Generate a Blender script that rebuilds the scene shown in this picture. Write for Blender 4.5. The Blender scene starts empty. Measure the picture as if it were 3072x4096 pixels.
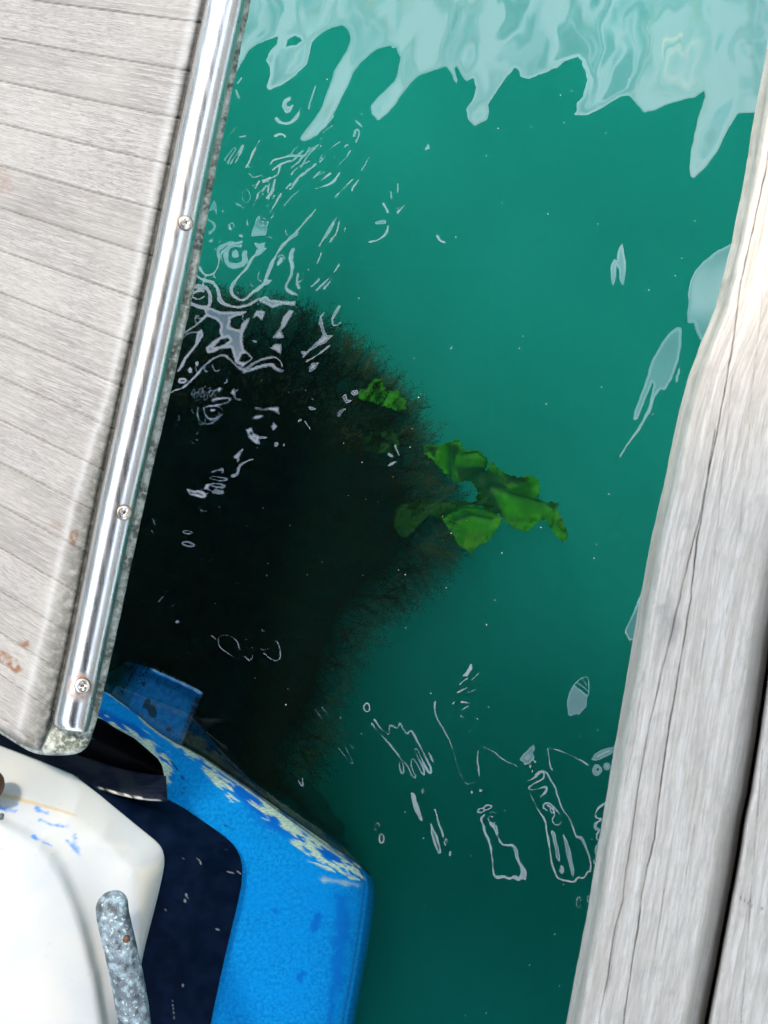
import bpy, bmesh, math, random
import numpy as np
from mathutils import Vector

random.seed(7)
rng = np.random.default_rng(11)
S = bpy.context.scene
col = S.collection

# ------------------------------------------------------------------ camera
HC = 1.8                      # camera height above the water
PX = 0.0004                   # metres per photo pixel at the water
cam_d = bpy.data.cameras.new('camera')
cam = bpy.data.objects.new('camera', cam_d)
col.objects.link(cam)
cam.location = (0, 0, HC)
cam.rotation_euler = (0, 0, 0)
cam_d.sensor_fit = 'VERTICAL'
cam_d.sensor_height = 36
cam_d.sensor_width = 27
cam_d.lens = 18 / (2048 * PX / HC)
cam_d.clip_start = 0.02
cam_d.clip_end = 500
cam_d.dof.use_dof = True
cam_d.dof.focus_distance = 1.62
cam_d.dof.aperture_fstop = 7.0
S.camera = cam

# ------------------------------------------------------------------ sky and sun
SUN_EL = math.radians(54)
SUN_AZ = math.radians(-24)    # from +Y towards +X
w = bpy.data.worlds.new('World')
S.world = w
w.use_nodes = True
nt = w.node_tree
nt.nodes.clear()
N = nt.nodes.new
out = N('ShaderNodeOutputWorld')
bg = N('ShaderNodeBackground')
sky = N('ShaderNodeTexSky')
sky.sky_type = 'NISHITA'
sky.sun_disc = False
sky.sun_elevation = SUN_EL
sky.sun_rotation = SUN_AZ
sky.air_density = 1.0
sky.dust_density = 3.0
tc = N('ShaderNodeTexCoord')
no = N('ShaderNodeTexNoise')
no.inputs['Scale'].default_value = 6.5
no.inputs['Detail'].default_value = 6
no.inputs['Distortion'].default_value = 0.8
cr = N('ShaderNodeMapRange')
cr.inputs['From Min'].default_value = 0.33
cr.inputs['From Max'].default_value = 0.56
mx = N('ShaderNodeMix')
mx.data_type = 'RGBA'
no2 = N('ShaderNodeTexNoise'); no2.inputs['Scale'].default_value = 6.5; no2.inputs['Detail'].default_value = 2; no2.inputs['Distortion'].default_value = 1.2
cr2 = N('ShaderNodeMapRange'); cr2.inputs['From Min'].default_value = 0.38; cr2.inputs['From Max'].default_value = 0.60
mc = N('ShaderNodeMix'); mc.data_type = 'RGBA'
mc.inputs['A'].default_value = (5.0, 8.8, 12.0, 1)       # thin blue-grey veil
mc.inputs['B'].default_value = (13.4, 14.6, 17.2, 1)     # bright cloud
nt.links.new(tc.outputs['Generated'], no2.inputs['Vector'])
nt.links.new(no2.outputs['Fac'], cr2.inputs['Value'])
nt.links.new(cr2.outputs['Result'], mc.inputs['Factor'])
nt.links.new(mc.outputs['Result'], mx.inputs['B'])
nt.links.new(tc.outputs['Generated'], no.inputs['Vector'])
nt.links.new(no.outputs['Fac'], cr.inputs['Value'])
nt.links.new(cr.outputs['Result'], mx.inputs['Factor'])
nt.links.new(sky.outputs['Color'], mx.inputs['A'])
nt.links.new(mx.outputs['Result'], bg.inputs['Color'])
bg.inputs['Strength'].default_value = 0.13
nt.links.new(bg.outputs['Background'], out.inputs['Surface'])

sun_d = bpy.data.lights.new('sun', 'SUN')
sun_d.energy = 2.0
sun_d.angle = math.radians(6)
sun_d.color = (1.0, 0.92, 0.80)
sun = bpy.data.objects.new('sun', sun_d)
col.objects.link(sun)
sd = Vector((math.sin(SUN_AZ) * math.cos(SUN_EL), math.cos(SUN_AZ) * math.cos(SUN_EL), math.sin(SUN_EL)))
sun.rotation_euler = sd.to_track_quat('Z', 'Y').to_euler()

S.view_settings.view_transform = 'Standard'
S.view_settings.look = 'None'
S.view_settings.gamma = 1
S.view_settings.exposure = 1.40
S.cycles.use_denoising = True
S.cycles.max_bounces = 10
S.cycles.diffuse_bounces = 3
S.cycles.glossy_bounces = 4
S.cycles.volume_bounces = 3
S.cycles.transparent_max_bounces = 16
S.cycles.caustics_reflective = False
S.cycles.caustics_refractive = False
S.cycles.sample_clamp_indirect = 8

# ------------------------------------------------------------------ helpers
def at(px, py, z):
    k = PX * (HC - z) / HC
    return ((px - 1536) * k, (2048 - py) * k, z)

def at_np(X, Y, Z):
    k = PX * (HC - Z) / HC
    return np.stack([(X - 1536) * k, (2048 - Y) * k, Z * np.ones_like(X)], -1)

def tag(o, label=None, cat=None, group=None, kind=None):
    if label: o['label'] = label
    if cat: o['category'] = cat
    if group: o['group'] = group
    if kind: o['kind'] = kind
    return o

def empty(name, loc=(0, 0, 0)):
    o = bpy.data.objects.new(name, None)
    col.objects.link(o)
    o.location = loc
    return o

def link(name, me, mat=None, parent=None):
    o = bpy.data.objects.new(name, me)
    col.objects.link(o)
    if mat: me.materials.append(mat)
    if parent:
        o.parent = parent
        q = parent
        base = Vector((0, 0, 0))
        while q:
            base += q.location
            q = q.parent
        o.matrix_parent_inverse.identity()
        me.transform(__import__('mathutils').Matrix.Translation(-base))
    return o

def mesh_np(V, F, smooth=True):
    """V (n,3), F (m,4) or (m,3) int"""
    me = bpy.data.meshes.new('mesh')
    V = np.ascontiguousarray(V, dtype=np.float32)
    F = np.ascontiguousarray(F, dtype=np.int32)
    n, k = F.shape
    me.vertices.add(len(V))
    me.vertices.foreach_set('co', V.ravel())
    me.loops.add(n * k)
    me.loops.foreach_set('vertex_index', F.ravel())
    me.polygons.add(n)
    me.polygons.foreach_set('loop_start', np.arange(0, n * k, k, dtype=np.int32))
    me.polygons.foreach_set('loop_total', np.full(n, k, dtype=np.int32))
    if smooth:
        me.polygons.foreach_set('use_smooth', np.ones(n, dtype=bool))
    me.update(calc_edges=True)
    me.validate()
    return me

def grid_faces(nv, nu):
    i = np.arange(nv - 1)[:, None] * nu + np.arange(nu - 1)[None, :]
    i = i.ravel()
    return np.stack([i, i + nu, i + nu + 1, i + 1], -1)

def attr(me, name, arr):
    a = me.attributes.new(name, 'FLOAT', 'POINT')
    a.data.foreach_set('value', np.ascontiguousarray(arr, dtype=np.float32).ravel())

def attrv(me, name, arr):
    a = me.attributes.new(name, 'FLOAT_VECTOR', 'POINT')
    a.data.foreach_set('vector', np.ascontiguousarray(arr, dtype=np.float32).ravel())

def resample(pts, n, smooth=2):
    """even arc-length resampling of a polyline (any dimension), corners softened"""
    P = np.array(pts, float)
    for _ in range(smooth):
        Q = np.empty((2 * (len(P) - 1) + 2, P.shape[1]))
        Q[0] = P[0]; Q[-1] = P[-1]
        Q[1:-1:2] = 0.75 * P[:-1] + 0.25 * P[1:]
        Q[2:-1:2] = 0.25 * P[:-1] + 0.75 * P[1:]
        P = Q
    d = np.r_[0, np.cumsum(np.linalg.norm(np.diff(P[:, :2], axis=0), axis=1))]
    t = np.linspace(0, d[-1], n)
    return np.stack([np.interp(t, d, P[:, k]) for k in range(P.shape[1])], -1)

def loft(rings, counts):
    """rings: list of (n,3) arrays in photo px + z; counts: subdivisions between rings -> (nv,nu,3)"""
    rows = []
    m = len(rings)
    R = [np.asarray(r, float) for r in rings]
    for i in range(m - 1):
        p0 = R[max(i - 1, 0)]; p1 = R[i]; p2 = R[i + 1]; p3 = R[min(i + 2, m - 1)]
        for k in range(counts[i]):
            t = k / counts[i]
            m1 = (p2 - p0) * 0.35; m2 = (p3 - p1) * 0.35
            h = (2*t**3-3*t**2+1)*p1 + (t**3-2*t**2+t)*m1 + (-2*t**3+3*t**2)*p2 + (t**3-t**2)*m2
            rows.append(h)
    rows.append(R[-1])
    return np.array(rows)

def loft_obj(name, G, mat, parent=None, attrs=None, smooth=True):
    nv, nu, _ = G.shape
    V = at_np(G[..., 0], G[..., 1], G[..., 2]).reshape(-1, 3)
    me = mesh_np(V, grid_faces(nv, nu), smooth)
    attrv(me, 'pix', np.concatenate([G[..., :2] / 1000, np.zeros((nv, nu, 1))], -1).reshape(-1, 3))
    for k, a in (attrs or {}).items():
        attr(me, k, a)
    return link(name, me, mat, parent)

def noise2(X, Y, scale, seed, octaves=3):
    """smooth value noise, -1..1"""
    r = np.random.default_rng(seed)
    tot = np.zeros_like(X, float); amp = 1; norm = 0
    for o in range(octaves):
        T = r.uniform(-1, 1, (64, 64))
        x = X / scale * 2**o + r.uniform(0, 64); y = Y / scale * 2**o + r.uniform(0, 64)
        xi = np.floor(x).astype(int); yi = np.floor(y).astype(int)
        fx = x - xi; fy = y - yi
        fx = fx*fx*(3-2*fx); fy = fy*fy*(3-2*fy)
        a = T[yi % 64, xi % 64]; b = T[yi % 64, (xi+1) % 64]
        c = T[(yi+1) % 64, xi % 64]; d = T[(yi+1) % 64, (xi+1) % 64]
        tot += amp * ((a*(1-fx)+b*fx)*(1-fy) + (c*(1-fx)+d*fx)*fy)
        norm += amp; amp *= 0.5
    return tot / norm

def seg_dist(X, Y, pts, closed=False):
    D = np.full(X.shape, 1e9)
    P = list(pts) + ([pts[0]] if closed else [])
    for (x0, y0), (x1, y1) in zip(P[:-1], P[1:]):
        dx, dy = x1 - x0, y1 - y0
        L = dx*dx + dy*dy + 1e-9
        t = np.clip(((X-x0)*dx + (Y-y0)*dy) / L, 0, 1)
        D = np.minimum(D, np.hypot(X - x0 - t*dx, Y - y0 - t*dy))
    return D

def inside(X, Y, pts):
    I = np.zeros(X.shape, bool)
    n = len(pts)
    for i in range(n):
        x0, y0 = pts[i]; x1, y1 = pts[(i+1) % n]
        if y0 == y1: continue
        c = ((Y < y0) != (Y < y1)) & (X < (x1-x0)*(Y-y0)/(y1-y0) + x0)
        I ^= c
    return I

def poly_sd(X, Y, pts):
    d = seg_dist(X, Y, pts, True)
    return np.where(inside(X, Y, pts), d, -d)

# ------------------------------------------------------------------ node helper
class NT:
    def __init__(self, name):
        self.m = bpy.data.materials.new(name)
        self.m.use_nodes = True
        self.t = self.m.node_tree
        self.t.nodes.clear()
        self.out = self.n('ShaderNodeOutputMaterial')
    def n(self, kind, **kw):
        x = self.t.nodes.new(kind)
        for k, v in kw.items():
            if k.startswith('i_'):
                x.inputs[k[2:].replace('_', ' ')].default_value = v
            else:
                setattr(x, k, v)
        return x
    def l(self, a, b): self.t.links.new(a, b)
    def put(self, sock, v):
        if isinstance(v, (int, float)): sock.default_value = v
        elif isinstance(v, tuple): sock.default_value = v if len(v) == 4 or sock.type == 'VECTOR' else (*v, 1)
        else: self.l(v, sock)
    def pix(self, sx=1, sy=1):
        a = self.n('ShaderNodeAttribute', attribute_name='pix')
        return self.vmul(a.outputs['Vector'], (sx, sy, 1))
    def obj(self, sx=1, sy=1, sz=1):
        a = self.n('ShaderNodeTexCoord')
        return self.vmul(a.outputs['Object'], (sx, sy, sz))
    def at(self, name): return self.n('ShaderNodeAttribute', attribute_name=name).outputs['Fac']
    def vmul(self, v, s):
        x = self.n('ShaderNodeVectorMath', operation='MULTIPLY')
        self.l(v, x.inputs[0]); x.inputs[1].default_value = s
        return x.outputs[0]
    def noise(self, vec, scale, detail=4, rough=0.55, dist=0):
        x = self.n('ShaderNodeTexNoise')
        self.l(vec, x.inputs['Vector'])
        x.inputs['Scale'].default_value = scale; x.inputs['Detail'].default_value = detail
        x.inputs['Roughness'].default_value = rough; x.inputs['Distortion'].default_value = dist
        return x.outputs['Fac']
    def math(self, op, a, b=0.0, clamp=False):
        x = self.n('ShaderNodeMath', operation=op, use_clamp=clamp)
        self.put(x.inputs[0], a); self.put(x.inputs[1], b)
        return x.outputs[0]
    def rng(self, v, a, b, c=0.0, d=1.0):
        x = self.n('ShaderNodeMapRange', interpolation_type='SMOOTHSTEP')
        self.put(x.inputs['Value'], v)
        x.inputs['From Min'].default_value = a; x.inputs['From Max'].default_value = b
        x.inputs['To Min'].default_value = c; x.inputs['To Max'].default_value = d
        return x.outputs['Result']
    def mix(self, f, a, b):
        x = self.n('ShaderNodeMix', data_type='RGBA')
        self.put(x.inputs['Factor'], f); self.put(x.inputs['A'], a); self.put(x.inputs['B'], b)
        return x.outputs['Result']
    def bump(self, h, strength=0.3, dist=0.002):
        x = self.n('ShaderNodeBump')
        self.l(h, x.inputs['Height']); x.inputs['Strength'].default_value = strength
        x.inputs['Distance'].default_value = dist
        return x.outputs['Normal']
    def bsdf(self, color, rough=0.6, metal=0.0, normal=None, spec=0.5, trans=None, coat=0.0):
        b = self.n('ShaderNodeBsdfPrincipled')
        self.put(b.inputs['Base Color'], color); self.put(b.inputs['Roughness'], rough)
        self.put(b.inputs['Metallic'], metal); b.inputs['Specular IOR Level'].default_value = spec
        b.inputs['Coat Weight'].default_value = coat
        if normal is not None: self.l(normal, b.inputs['Normal'])
        self.l(b.outputs[0], self.out.inputs['Surface'])
        return b

# ------------------------------------------------------------------ water: the ripple field
# Each shape below is a place where the ripples tilt enough for the surface to mirror the open sky
# past the added blocker's edge; between them the surface mirrors that blocker.
BLOCK_Z = 2.8
BLOCK_N, BLOCK_S, BLOCK_W, BLOCK_E = 1.63, -4.2, -.92, 1.15

def T(ox, oy, s, pts): return [(ox + x*s, oy + y*s) for x, y in pts]
A_ = lambda p: T(900, 0, .6028, p)
B_ = lambda p: T(1900, 0, .7065, p)
C_ = lambda p: T(700, 800, .6028, p)
D_ = lambda p: T(600, 1300, .6028, p)
E_ = lambda p: T(1700, 2700, .5425, p)
F_ = lambda p: T(400, 1900, .6028, p)
G_ = lambda p: T(2400, 1000, .6328, p)
H_ = lambda p: T(900, 2200, .633, p)
K_ = lambda p: T(900, 0, 1.309, p)

top = A_([(100,-120),(-60,520),(60,520),(80,470),(110,410),(160,330),(220,290),(350,237),(345,290),(300,340),(275,400),(300,440),(300,500),(275,575),(290,598),(380,560),(470,500),(545,420),(560,350),(575,280),(640,220),(720,180),(780,170),(820,200),(832,260),(810,330),(760,410),(720,470),(710,530),(680,600),(650,690),(600,780),(540,860),(498,915),(510,935),(570,925),(620,890),(680,830),(740,720),(790,620),(830,540),(850,480),(900,420),(960,360),(1020,320),(1100,303),(1110,325),(1140,315),(1145,345),(1165,380),(1155,450),(1125,540),(1070,590),(1010,650),(970,700),(975,760),(1015,800),(1060,770),(1120,710),(1180,620),(1235,550),(1270,510),(1330,485),(1400,460),(1470,443),(1500,480),(1520,530),(1537,555),(1540,530),(1525,450),(1540,440),(1570,500),(1600,540)]) \
    + [(1895,314),(1907,353),(1888,405),(1866,438),(1875,478),(1897,503),(1947,478),(1955,445),(1951,419),(1986,366),(2026,308)] \
    + B_([(225,385),(248,395),(255,435),(292,445),(340,435),(400,410),(460,385),(510,345),(585,322),(607,350),(610,372),(625,400),(637,455),(610,545),(578,580),(578,625),(560,650),(640,652),(700,620),(760,585),(820,548),(870,538),(890,560),(920,600),(960,640),(1020,622),(1085,590),(1160,572),(1240,550),(1300,515),(1305,545),(1275,630),(1245,740),(1225,850),(1213,950),(1218,995),(1235,1010),(1290,965),(1340,900),(1400,800),(1440,720),(1490,640),(1530,633),(1580,680),(1600,700),(1900,500),(1900,-200)])
POLY = [('N', top)]
HOLE = [A_([(405,310),(415,265),(460,238),(500,250),(510,270),(470,300),(440,300)])]
LINE = []
def P(d, pts): POLY.append((d, pts))
def L(d, wd, pts): LINE.append((d, wd, pts))
def ell(cx, cy, rx, ry, a=0, n=14):
    return [(cx + rx*math.cos(t)*math.cos(a) - ry*math.sin(t)*math.sin(a),
             cy + rx*math.cos(t)*math.sin(a) + ry*math.sin(t)*math.cos(a)) for t in [2*math.pi*i/n for i in range(n)]]
def ring(f, d, wd, cx, cy, rx, ry, a=0):
    e = ell(cx, cy, rx, ry, a); L(d, wd, f(e + e[:1]))
# right side
P('E', G_([(830,-40),(750,0),(650,75),(600,130),(570,200),(555,280),(562,330),(550,400),(553,465),(590,462),(615,530),(665,630),(750,600),(900,0)]))
P('E', K_([(1212,742),(1222,775),(1225,820),(1218,873),(1208,865),(1203,825),(1196,810),(1195,850),(1187,878),(1178,850),(1178,810),(1190,790),(1198,795),(1202,760)]))
P('E', G_([(490,485),(520,495),(515,600),(495,700),(450,820),(410,890),(385,880),(350,930),(320,1020),(250,1140),(180,1230),(130,1310),(122,1300),(200,1180),(260,1090),(310,980),(340,850),(330,835),(290,940),(240,1070),(210,1080),(220,1010),(270,880),(310,760),(330,690),(400,570),(440,520)]))
P('E', G_([(500,735),(505,760),(485,840),(472,835),(480,790)]))
P('E', [(2607,2306),(2556,2389),(2500,2528),(2515,2560),(2537,2560),(2700,2400)])
P('E', E_([(1100,75),(1150,115),(1200,150),(1190,230),(1140,295),(1110,285),(1080,305),(1055,295),(1045,200),(1060,130)]))
L('E', 4, E_([(1100,75),(1150,20),(1205,0),(1205,150)])); L('E', 3, E_([(1130,60),(1195,120)])); L('E', 3, E_([(1160,20),(1190,80)]))
P('E', E_([(1470,440),(1380,530),(1330,545),(1260,575),(1225,620),(1260,630),(1330,600),(1370,580),(1480,500)]))
ring(E_, 'E', 6, 1268, 700, 22, 32, .3); P('E', E_(ell(1262,715,12,12))); ring(E_, 'E', 7, 1345, 672, 14, 20); ring(E_, 'E', 8, 1398, 632, 16, 22)
P('E', E_([(800,510),(760,545),(720,590),(695,625),(725,640),(730,668),(770,650),(790,630),(800,640),(805,600),(790,580),(812,550)]))
for c in ((775,672,10,14),(812,643,9,9),(791,710,8,9),(1008,1435,18,33)): P('E', E_(ell(*c)))
P('E', E_([(945,1145),(930,1160),(945,1230),(970,1340),(993,1380),(998,1340),(975,1250),(965,1180)]))
P('E', E_([(1012,1160),(1030,1260),(1060,1380),(1080,1470),(1098,1485),(1102,1440),(1080,1320),(1040,1210)]))
L('E', 3.2, E_([(75,200),(65,260),(90,320),(140,400),(180,480),(215,580),(240,680),(270,760),(310,810),(360,790),(395,780),(400,720),(382,640),(385,570),(425,520),(450,545),(530,580),(600,640),(680,670)]))
L('E', 7, E_([(440,1030),(405,1060),(430,1110),(440,1160),(470,1220),(490,1310),(500,1400),(505,1480),(540,1500),(585,1480),(625,1510),(655,1480),(690,1520),(720,1480),(715,1420),(680,1370),(672,1280),(640,1250),(590,1260),(550,1230),(520,1150),(480,1090)]))
P('E', E_([(720,1410),(750,1450),(745,1515),(715,1500)]))
P('E', E_([(490,1090),(530,1110),(545,1180),(520,1170)]))
for e in ((460,975,32,16,-.4),(415,1000,28,16,-.3),(500,1025,20,18,0),(495,1070,32,20,.6)): ring(E_, 'E', 4, *e)
L('E', 4.5, E_([(775,870),(800,930),(840,1010),(885,1060),(900,1160),(915,1280),(940,1400),(970,1490),(1000,1510),(1060,1520),(1110,1530),(1130,1480),(1170,1515),(1200,1440),(1220,1460),(1220,1380),(1190,1280),(1150,1180),(1120,1210),(1090,1130),(1060,1040),(1010,990),(980,880),(940,790),(900,720),(860,700),(820,730)]))
L('E', 4.5, E_([(740,790),(790,770),(840,730),(870,700),(880,760),(830,790),(770,820),(760,840),(820,850),(870,830),(900,820),(890,870),(850,900)]))
L('E', 3.2, E_([(905,540),(915,620),(935,700)])); L('E', 3, E_([(905,540),(1020,560),(1200,660)]))
L('E', 4.5, E_([(1360,930),(1290,960),(1250,1030),(1280,1060),(1320,1050),(1250,1100),(1260,1140),(1300,1140),(1260,1180),(1270,1230),(1300,1200),(1250,1290),(1270,1330),(1230,1390),(1290,1400)]))
L('E', 4, E_([(900,960),(940,980),(960,1030),(930,1060),(950,1110),(1000,1100),(1010,1050),(970,990),(900,930),(860,970),(900,1000)]))
ring(E_, 'E', 3.5, 935, 995, 14, 18); ring(E_, 'E', 3, 1203, 1650, 11, 24); ring(E_, 'E', 3, 1135, 1680, 16, 42)
for e in ((345,866,7,10),(410,853,11,11),(455,831,4,5)): P('E', E_(ell(*e)))
# bottom middle
L('E', 4.5, H_([(945,1070),(980,1120),(1020,1160),(1040,1180),(1035,1120),(1050,1100),(1090,1140),(1110,1080),(1120,1130),(1160,1170),(1170,1130),(1190,1160),(1250,1270),(1290,1350),(1310,1410),(1290,1410),(1250,1340),(1210,1250),(1190,1260),(1240,1350),(1270,1420),(1250,1420),(1200,1330),(1175,1305),(1180,1380),(1215,1445),(1190,1440),(1160,1370),(1120,1320),(1100,1340),(1110,1410),(1130,1420),(1130,1360),(1100,1300),(1040,1230),(970,1150),(925,1095)]))
for q in ([(1180,1535),(1195,1540),(1215,1620),(1250,1700),(1240,1715),(1205,1640),(1180,1535)],[(1300,1735),(1340,1820),(1365,1920),(1350,1925),(1310,1800),(1300,1735)],[(1325,1640),(1350,1720),(1380,1810)]): L('E', 5, H_(q))
for e in ((1395,1845,9,20),(1422,1920,5,16),(1248,1525,6,13),(958,1750,14,24,.3),(990,1825,16,28)): ring(H_, 'E', 3, *e)
P('E', H_([(1280,1265),(1310,1300),(1325,1350),(1305,1330)]))
for q in ([(460,1455),(495,1505),(490,1440)],[(720,1255),(800,1360),(815,1350),(760,1250)],[(570,1010),(600,1045),(627,1095)],[(608,990),(660,1060)],[(790,1230),(812,1262),(815,1220)]): L('E', 3, H_(q))
ring(H_, 'E', 3, 895, 995, 18, 28)
P('E', H_([(1560,712),(1520,780),(1500,800),(1530,800),(1565,750)]))
for q in ([(1480,850),(1530,810)],[(1560,820),(1600,780)],[(1470,900),(1530,870)],[(1540,900),(1580,880)],[(1490,960),(1545,970)],[(1440,970),(1450,960)],[(1490,1050),(1510,1055)],[(1500,1010),(1540,985)]): L('E', 3.4, H_(q))
L('W', 2.6, F_([(840,1060),(800,1060),(780,1105),(800,1150),(850,1190),(930,1225),(960,1190),(990,1240),(1018,1200),(1015,1130),(970,1150),(925,1170),(920,1110),(870,1070),(840,1060)]))
L('W', 2.6, F_([(1060,1150),(1100,1165),(1145,1130),(1160,1090),(1190,1120),(1200,1210),(1170,1235),(1130,1215),(1085,1180)]))
ring(F_, 'W', 3, 580, 382, 30, 9); ring(F_, 'W', 5, 585, 458, 42, 14, .1); P('W', F_(ell(512,973,12,9)))
# left loops
L('W', 14, C_([(430,305),(370,305),(340,350),(335,410),(370,440),(430,440),(465,400),(460,350)])); P('W', C_(ell(400,360,24,26)))
L('W', 8, C_([(440,280),(370,285),(300,310),(280,340),(295,400),(280,450),(255,490),(210,505),(180,480),(170,450),(140,440)]))
L('W', 8, C_([(560,360),(510,380),(490,440),(420,510),(375,570),(370,610),(400,655),(460,665),(520,610),(580,570),(600,540),(650,400),(700,320),(740,270),(810,220)]))
P('W', C_([(520,280),(560,292),(600,278),(590,315),(615,315),(560,370),(520,380),(545,320)])); P('W', C_([(560,575),(610,525),(650,530),(620,560)]))
L('W', 9, C_([(780,330),(765,380),(780,450),(760,520),(728,580),(760,615),(810,630)])); P('W', C_([(780,318),(790,390),(748,390)]))
L('W', 7, C_([(815,490),(805,550),(825,585)])); P('W', C_(ell(697,408,36,13,-1.1)))
L('W', 9, C_([(140,500),(170,530),(250,540),(280,580),(290,640),(310,690),(400,712),(480,700),(560,650)])); P('W', C_([(540,660),(600,632),(630,660),(680,665),(800,675),(795,700),(720,695),(650,718)]))
L('W', 9, C_([(110,572),(200,570),(230,610),(235,680),(220,720),(150,705),(110,690)])); L('W', 6, C_([(190,605),(160,595),(110,620),(120,655),(170,660),(190,640)]))
P('W', C_([(190,725),(240,715),(300,740),(370,740),(480,735),(460,755),(370,790),(360,840),(430,860),(440,820),(480,785),(495,800),(450,880),(450,950),(460,990),(515,1050),(450,1110),(400,1080),(385,1040),(370,985),(300,990),(250,1010),(210,1020),(200,980),(250,940),(300,900),(290,870),(300,830),(270,795),(215,775),(150,830),(60,890),(50,880),(140,820),(200,760)]))
HOLE.append(C_([(260,975),(300,930),(350,915),(360,930),(330,955),(290,970)])); HOLE.append(C_([(425,1070),(445,1025),(480,1020),(505,1055),(470,1075)]))
L('W', 8, C_([(40,920),(90,880),(150,880)])); P('W', C_([(150,870),(180,855),(195,900),(160,950),(90,1045),(60,1100),(20,1145),(10,1135),(60,1050),(130,960)]))
L('W', 7, C_([(-60,1290),(20,1260),(70,1240),(130,1170),(200,1090),(290,1030),(340,1030),(390,1080),(450,1140),(520,1080),(620,1040),(690,1050),(712,1100)]))
L('W', 10, C_([(460,1135),(540,1115),(640,1085),(670,1120),(712,1135)]))
for q in ([(540,730),(600,740),(580,800),(545,770),(510,790)],[(760,725),(790,735),(740,830),(700,870),(725,915),(645,920),(700,840),(720,770)],[(630,985),(665,955),(712,955),(700,1020),(660,1000)],
          [(1005,730),(975,780),(990,850),(1010,900),(1055,895),(1000,950),(950,970),(900,1000),(850,1050),(840,1000),(880,1000),(920,960),(980,900),(955,820),(965,770)],
          [(905,1080),(960,1080),(930,1120),(890,1145),(885,1120)],[(525,1370),(580,1385),(640,1370),(690,1372),(695,1425),(650,1400),(580,1395),(530,1390)],
          [(655,1475),(680,1500),(655,1535),(638,1500)],[(465,1520),(510,1510),(520,1545),(570,1570),(630,1570),(600,1582),(560,1590),(568,1620),(540,1625),(490,1580)],
          [(1135,1280),(1145,1325),(1185,1325),(1140,1350),(1105,1310)],[(1075,1410),(1120,1380),(1145,1382),(1110,1410),(1095,1440),(1075,1435)],
          [(220,80),(260,0),(270,20),(280,100),(255,60)]): P('W', C_(q))
HOLE.append(C_(ell(505,1550,8,8)))
for e in ((525,938,16,9,.4),(145,1085,12,18),(100,1130,15,22),(550,1440,38,16,-.2),(672,1620,12,18),(722,1625,8,8),(1192,1275,25,18,-.2),(910,1382,26,10,.3),(250,1395,22,12)): P('W', C_(ell(*e)))
ring(C_, 'W', 7, 50, 1200, 24, 14)
L('W', 7, C_([(1090,705),(1060,760),(1035,810),(1060,840),(1100,815)])); L('W', 4, C_([(870,1070),(950,1030),(1025,965)]))
L('W', 6, C_([(190,1380),(250,1360),(330,1380),(300,1440),(240,1460),(200,1430),(190,1380)])); L('W', 5, C_([(155,1380),(150,1440),(165,1480),(240,1490),(330,1415)])); L('W', 8, C_([(250,1330),(310,1310),(380,1315),(340,1350),(270,1360)]))
for k in range(9): ring(C_, 'W', 3.2, 120 + k*17, 1275 + (k % 3)*22 - k*2, 9, 22, .5)
P('W', C_([(255,1260),(300,1240),(315,1250),(290,1280),(280,1260),(262,1280)])); P('W', C_([(365,1280),(388,1245),(402,1300),(385,1295)]))
for q in ([(905,575),(955,525)],[(935,600),(1040,500),(1090,430)],[(985,590),(1055,515)],[(975,350),(945,420)],[(1290,275),(1350,270),(1415,215),(1410,180)],[(1380,25),(1410,80)],[(1520,35),(1475,80)],[(820,1470),(835,1460)],[(860,1470),(895,1515)],[(1340,150),(1390,150)],[(960,300),(1030,190)],[(1000,250),(1060,150)]): L('W', 4.5, C_(q))
ring(C_, 'W', 4, 375, 175, 15, 20, .4); L('W', 5, C_([(215,130),(255,150),(265,190),(230,220)])); P('W', C_(ell(438,238,16,8,.5)))
P('W', C_([(505,240),(540,120),(560,100),(575,140),(625,140),(600,235)]))
L('W', 9, D_([(680,893),(620,912),(590,945),(590,980),(550,1002)])); L('W', 8, D_([(415,975),(455,962),(490,950),(480,980)])); P('W', D_([(355,1090),(370,1055),(405,1050),(390,1085),(415,1102)]))
for e in ((455,1018,60,12,.1),(450,1062,45,12,.1),(450,1107,35,9)): ring(D_, 'W', 5, *e)
L('W', 8, D_([(250,1095),(300,1112),(312,1095),(370,1125),(350,1143),(310,1125),(270,1130),(255,1100)]))
L('W', 8, D_([(610,830),(585,860),(570,875)])); P('W', D_(ell(585,895,9,15,.4)))
L('W', 8, D_([(1628,800),(1650,860)])); P('W', D_(ell(1597,865,24,13,.5))); P('W', D_(ell(1607,920,34,10,-.5)))
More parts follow.
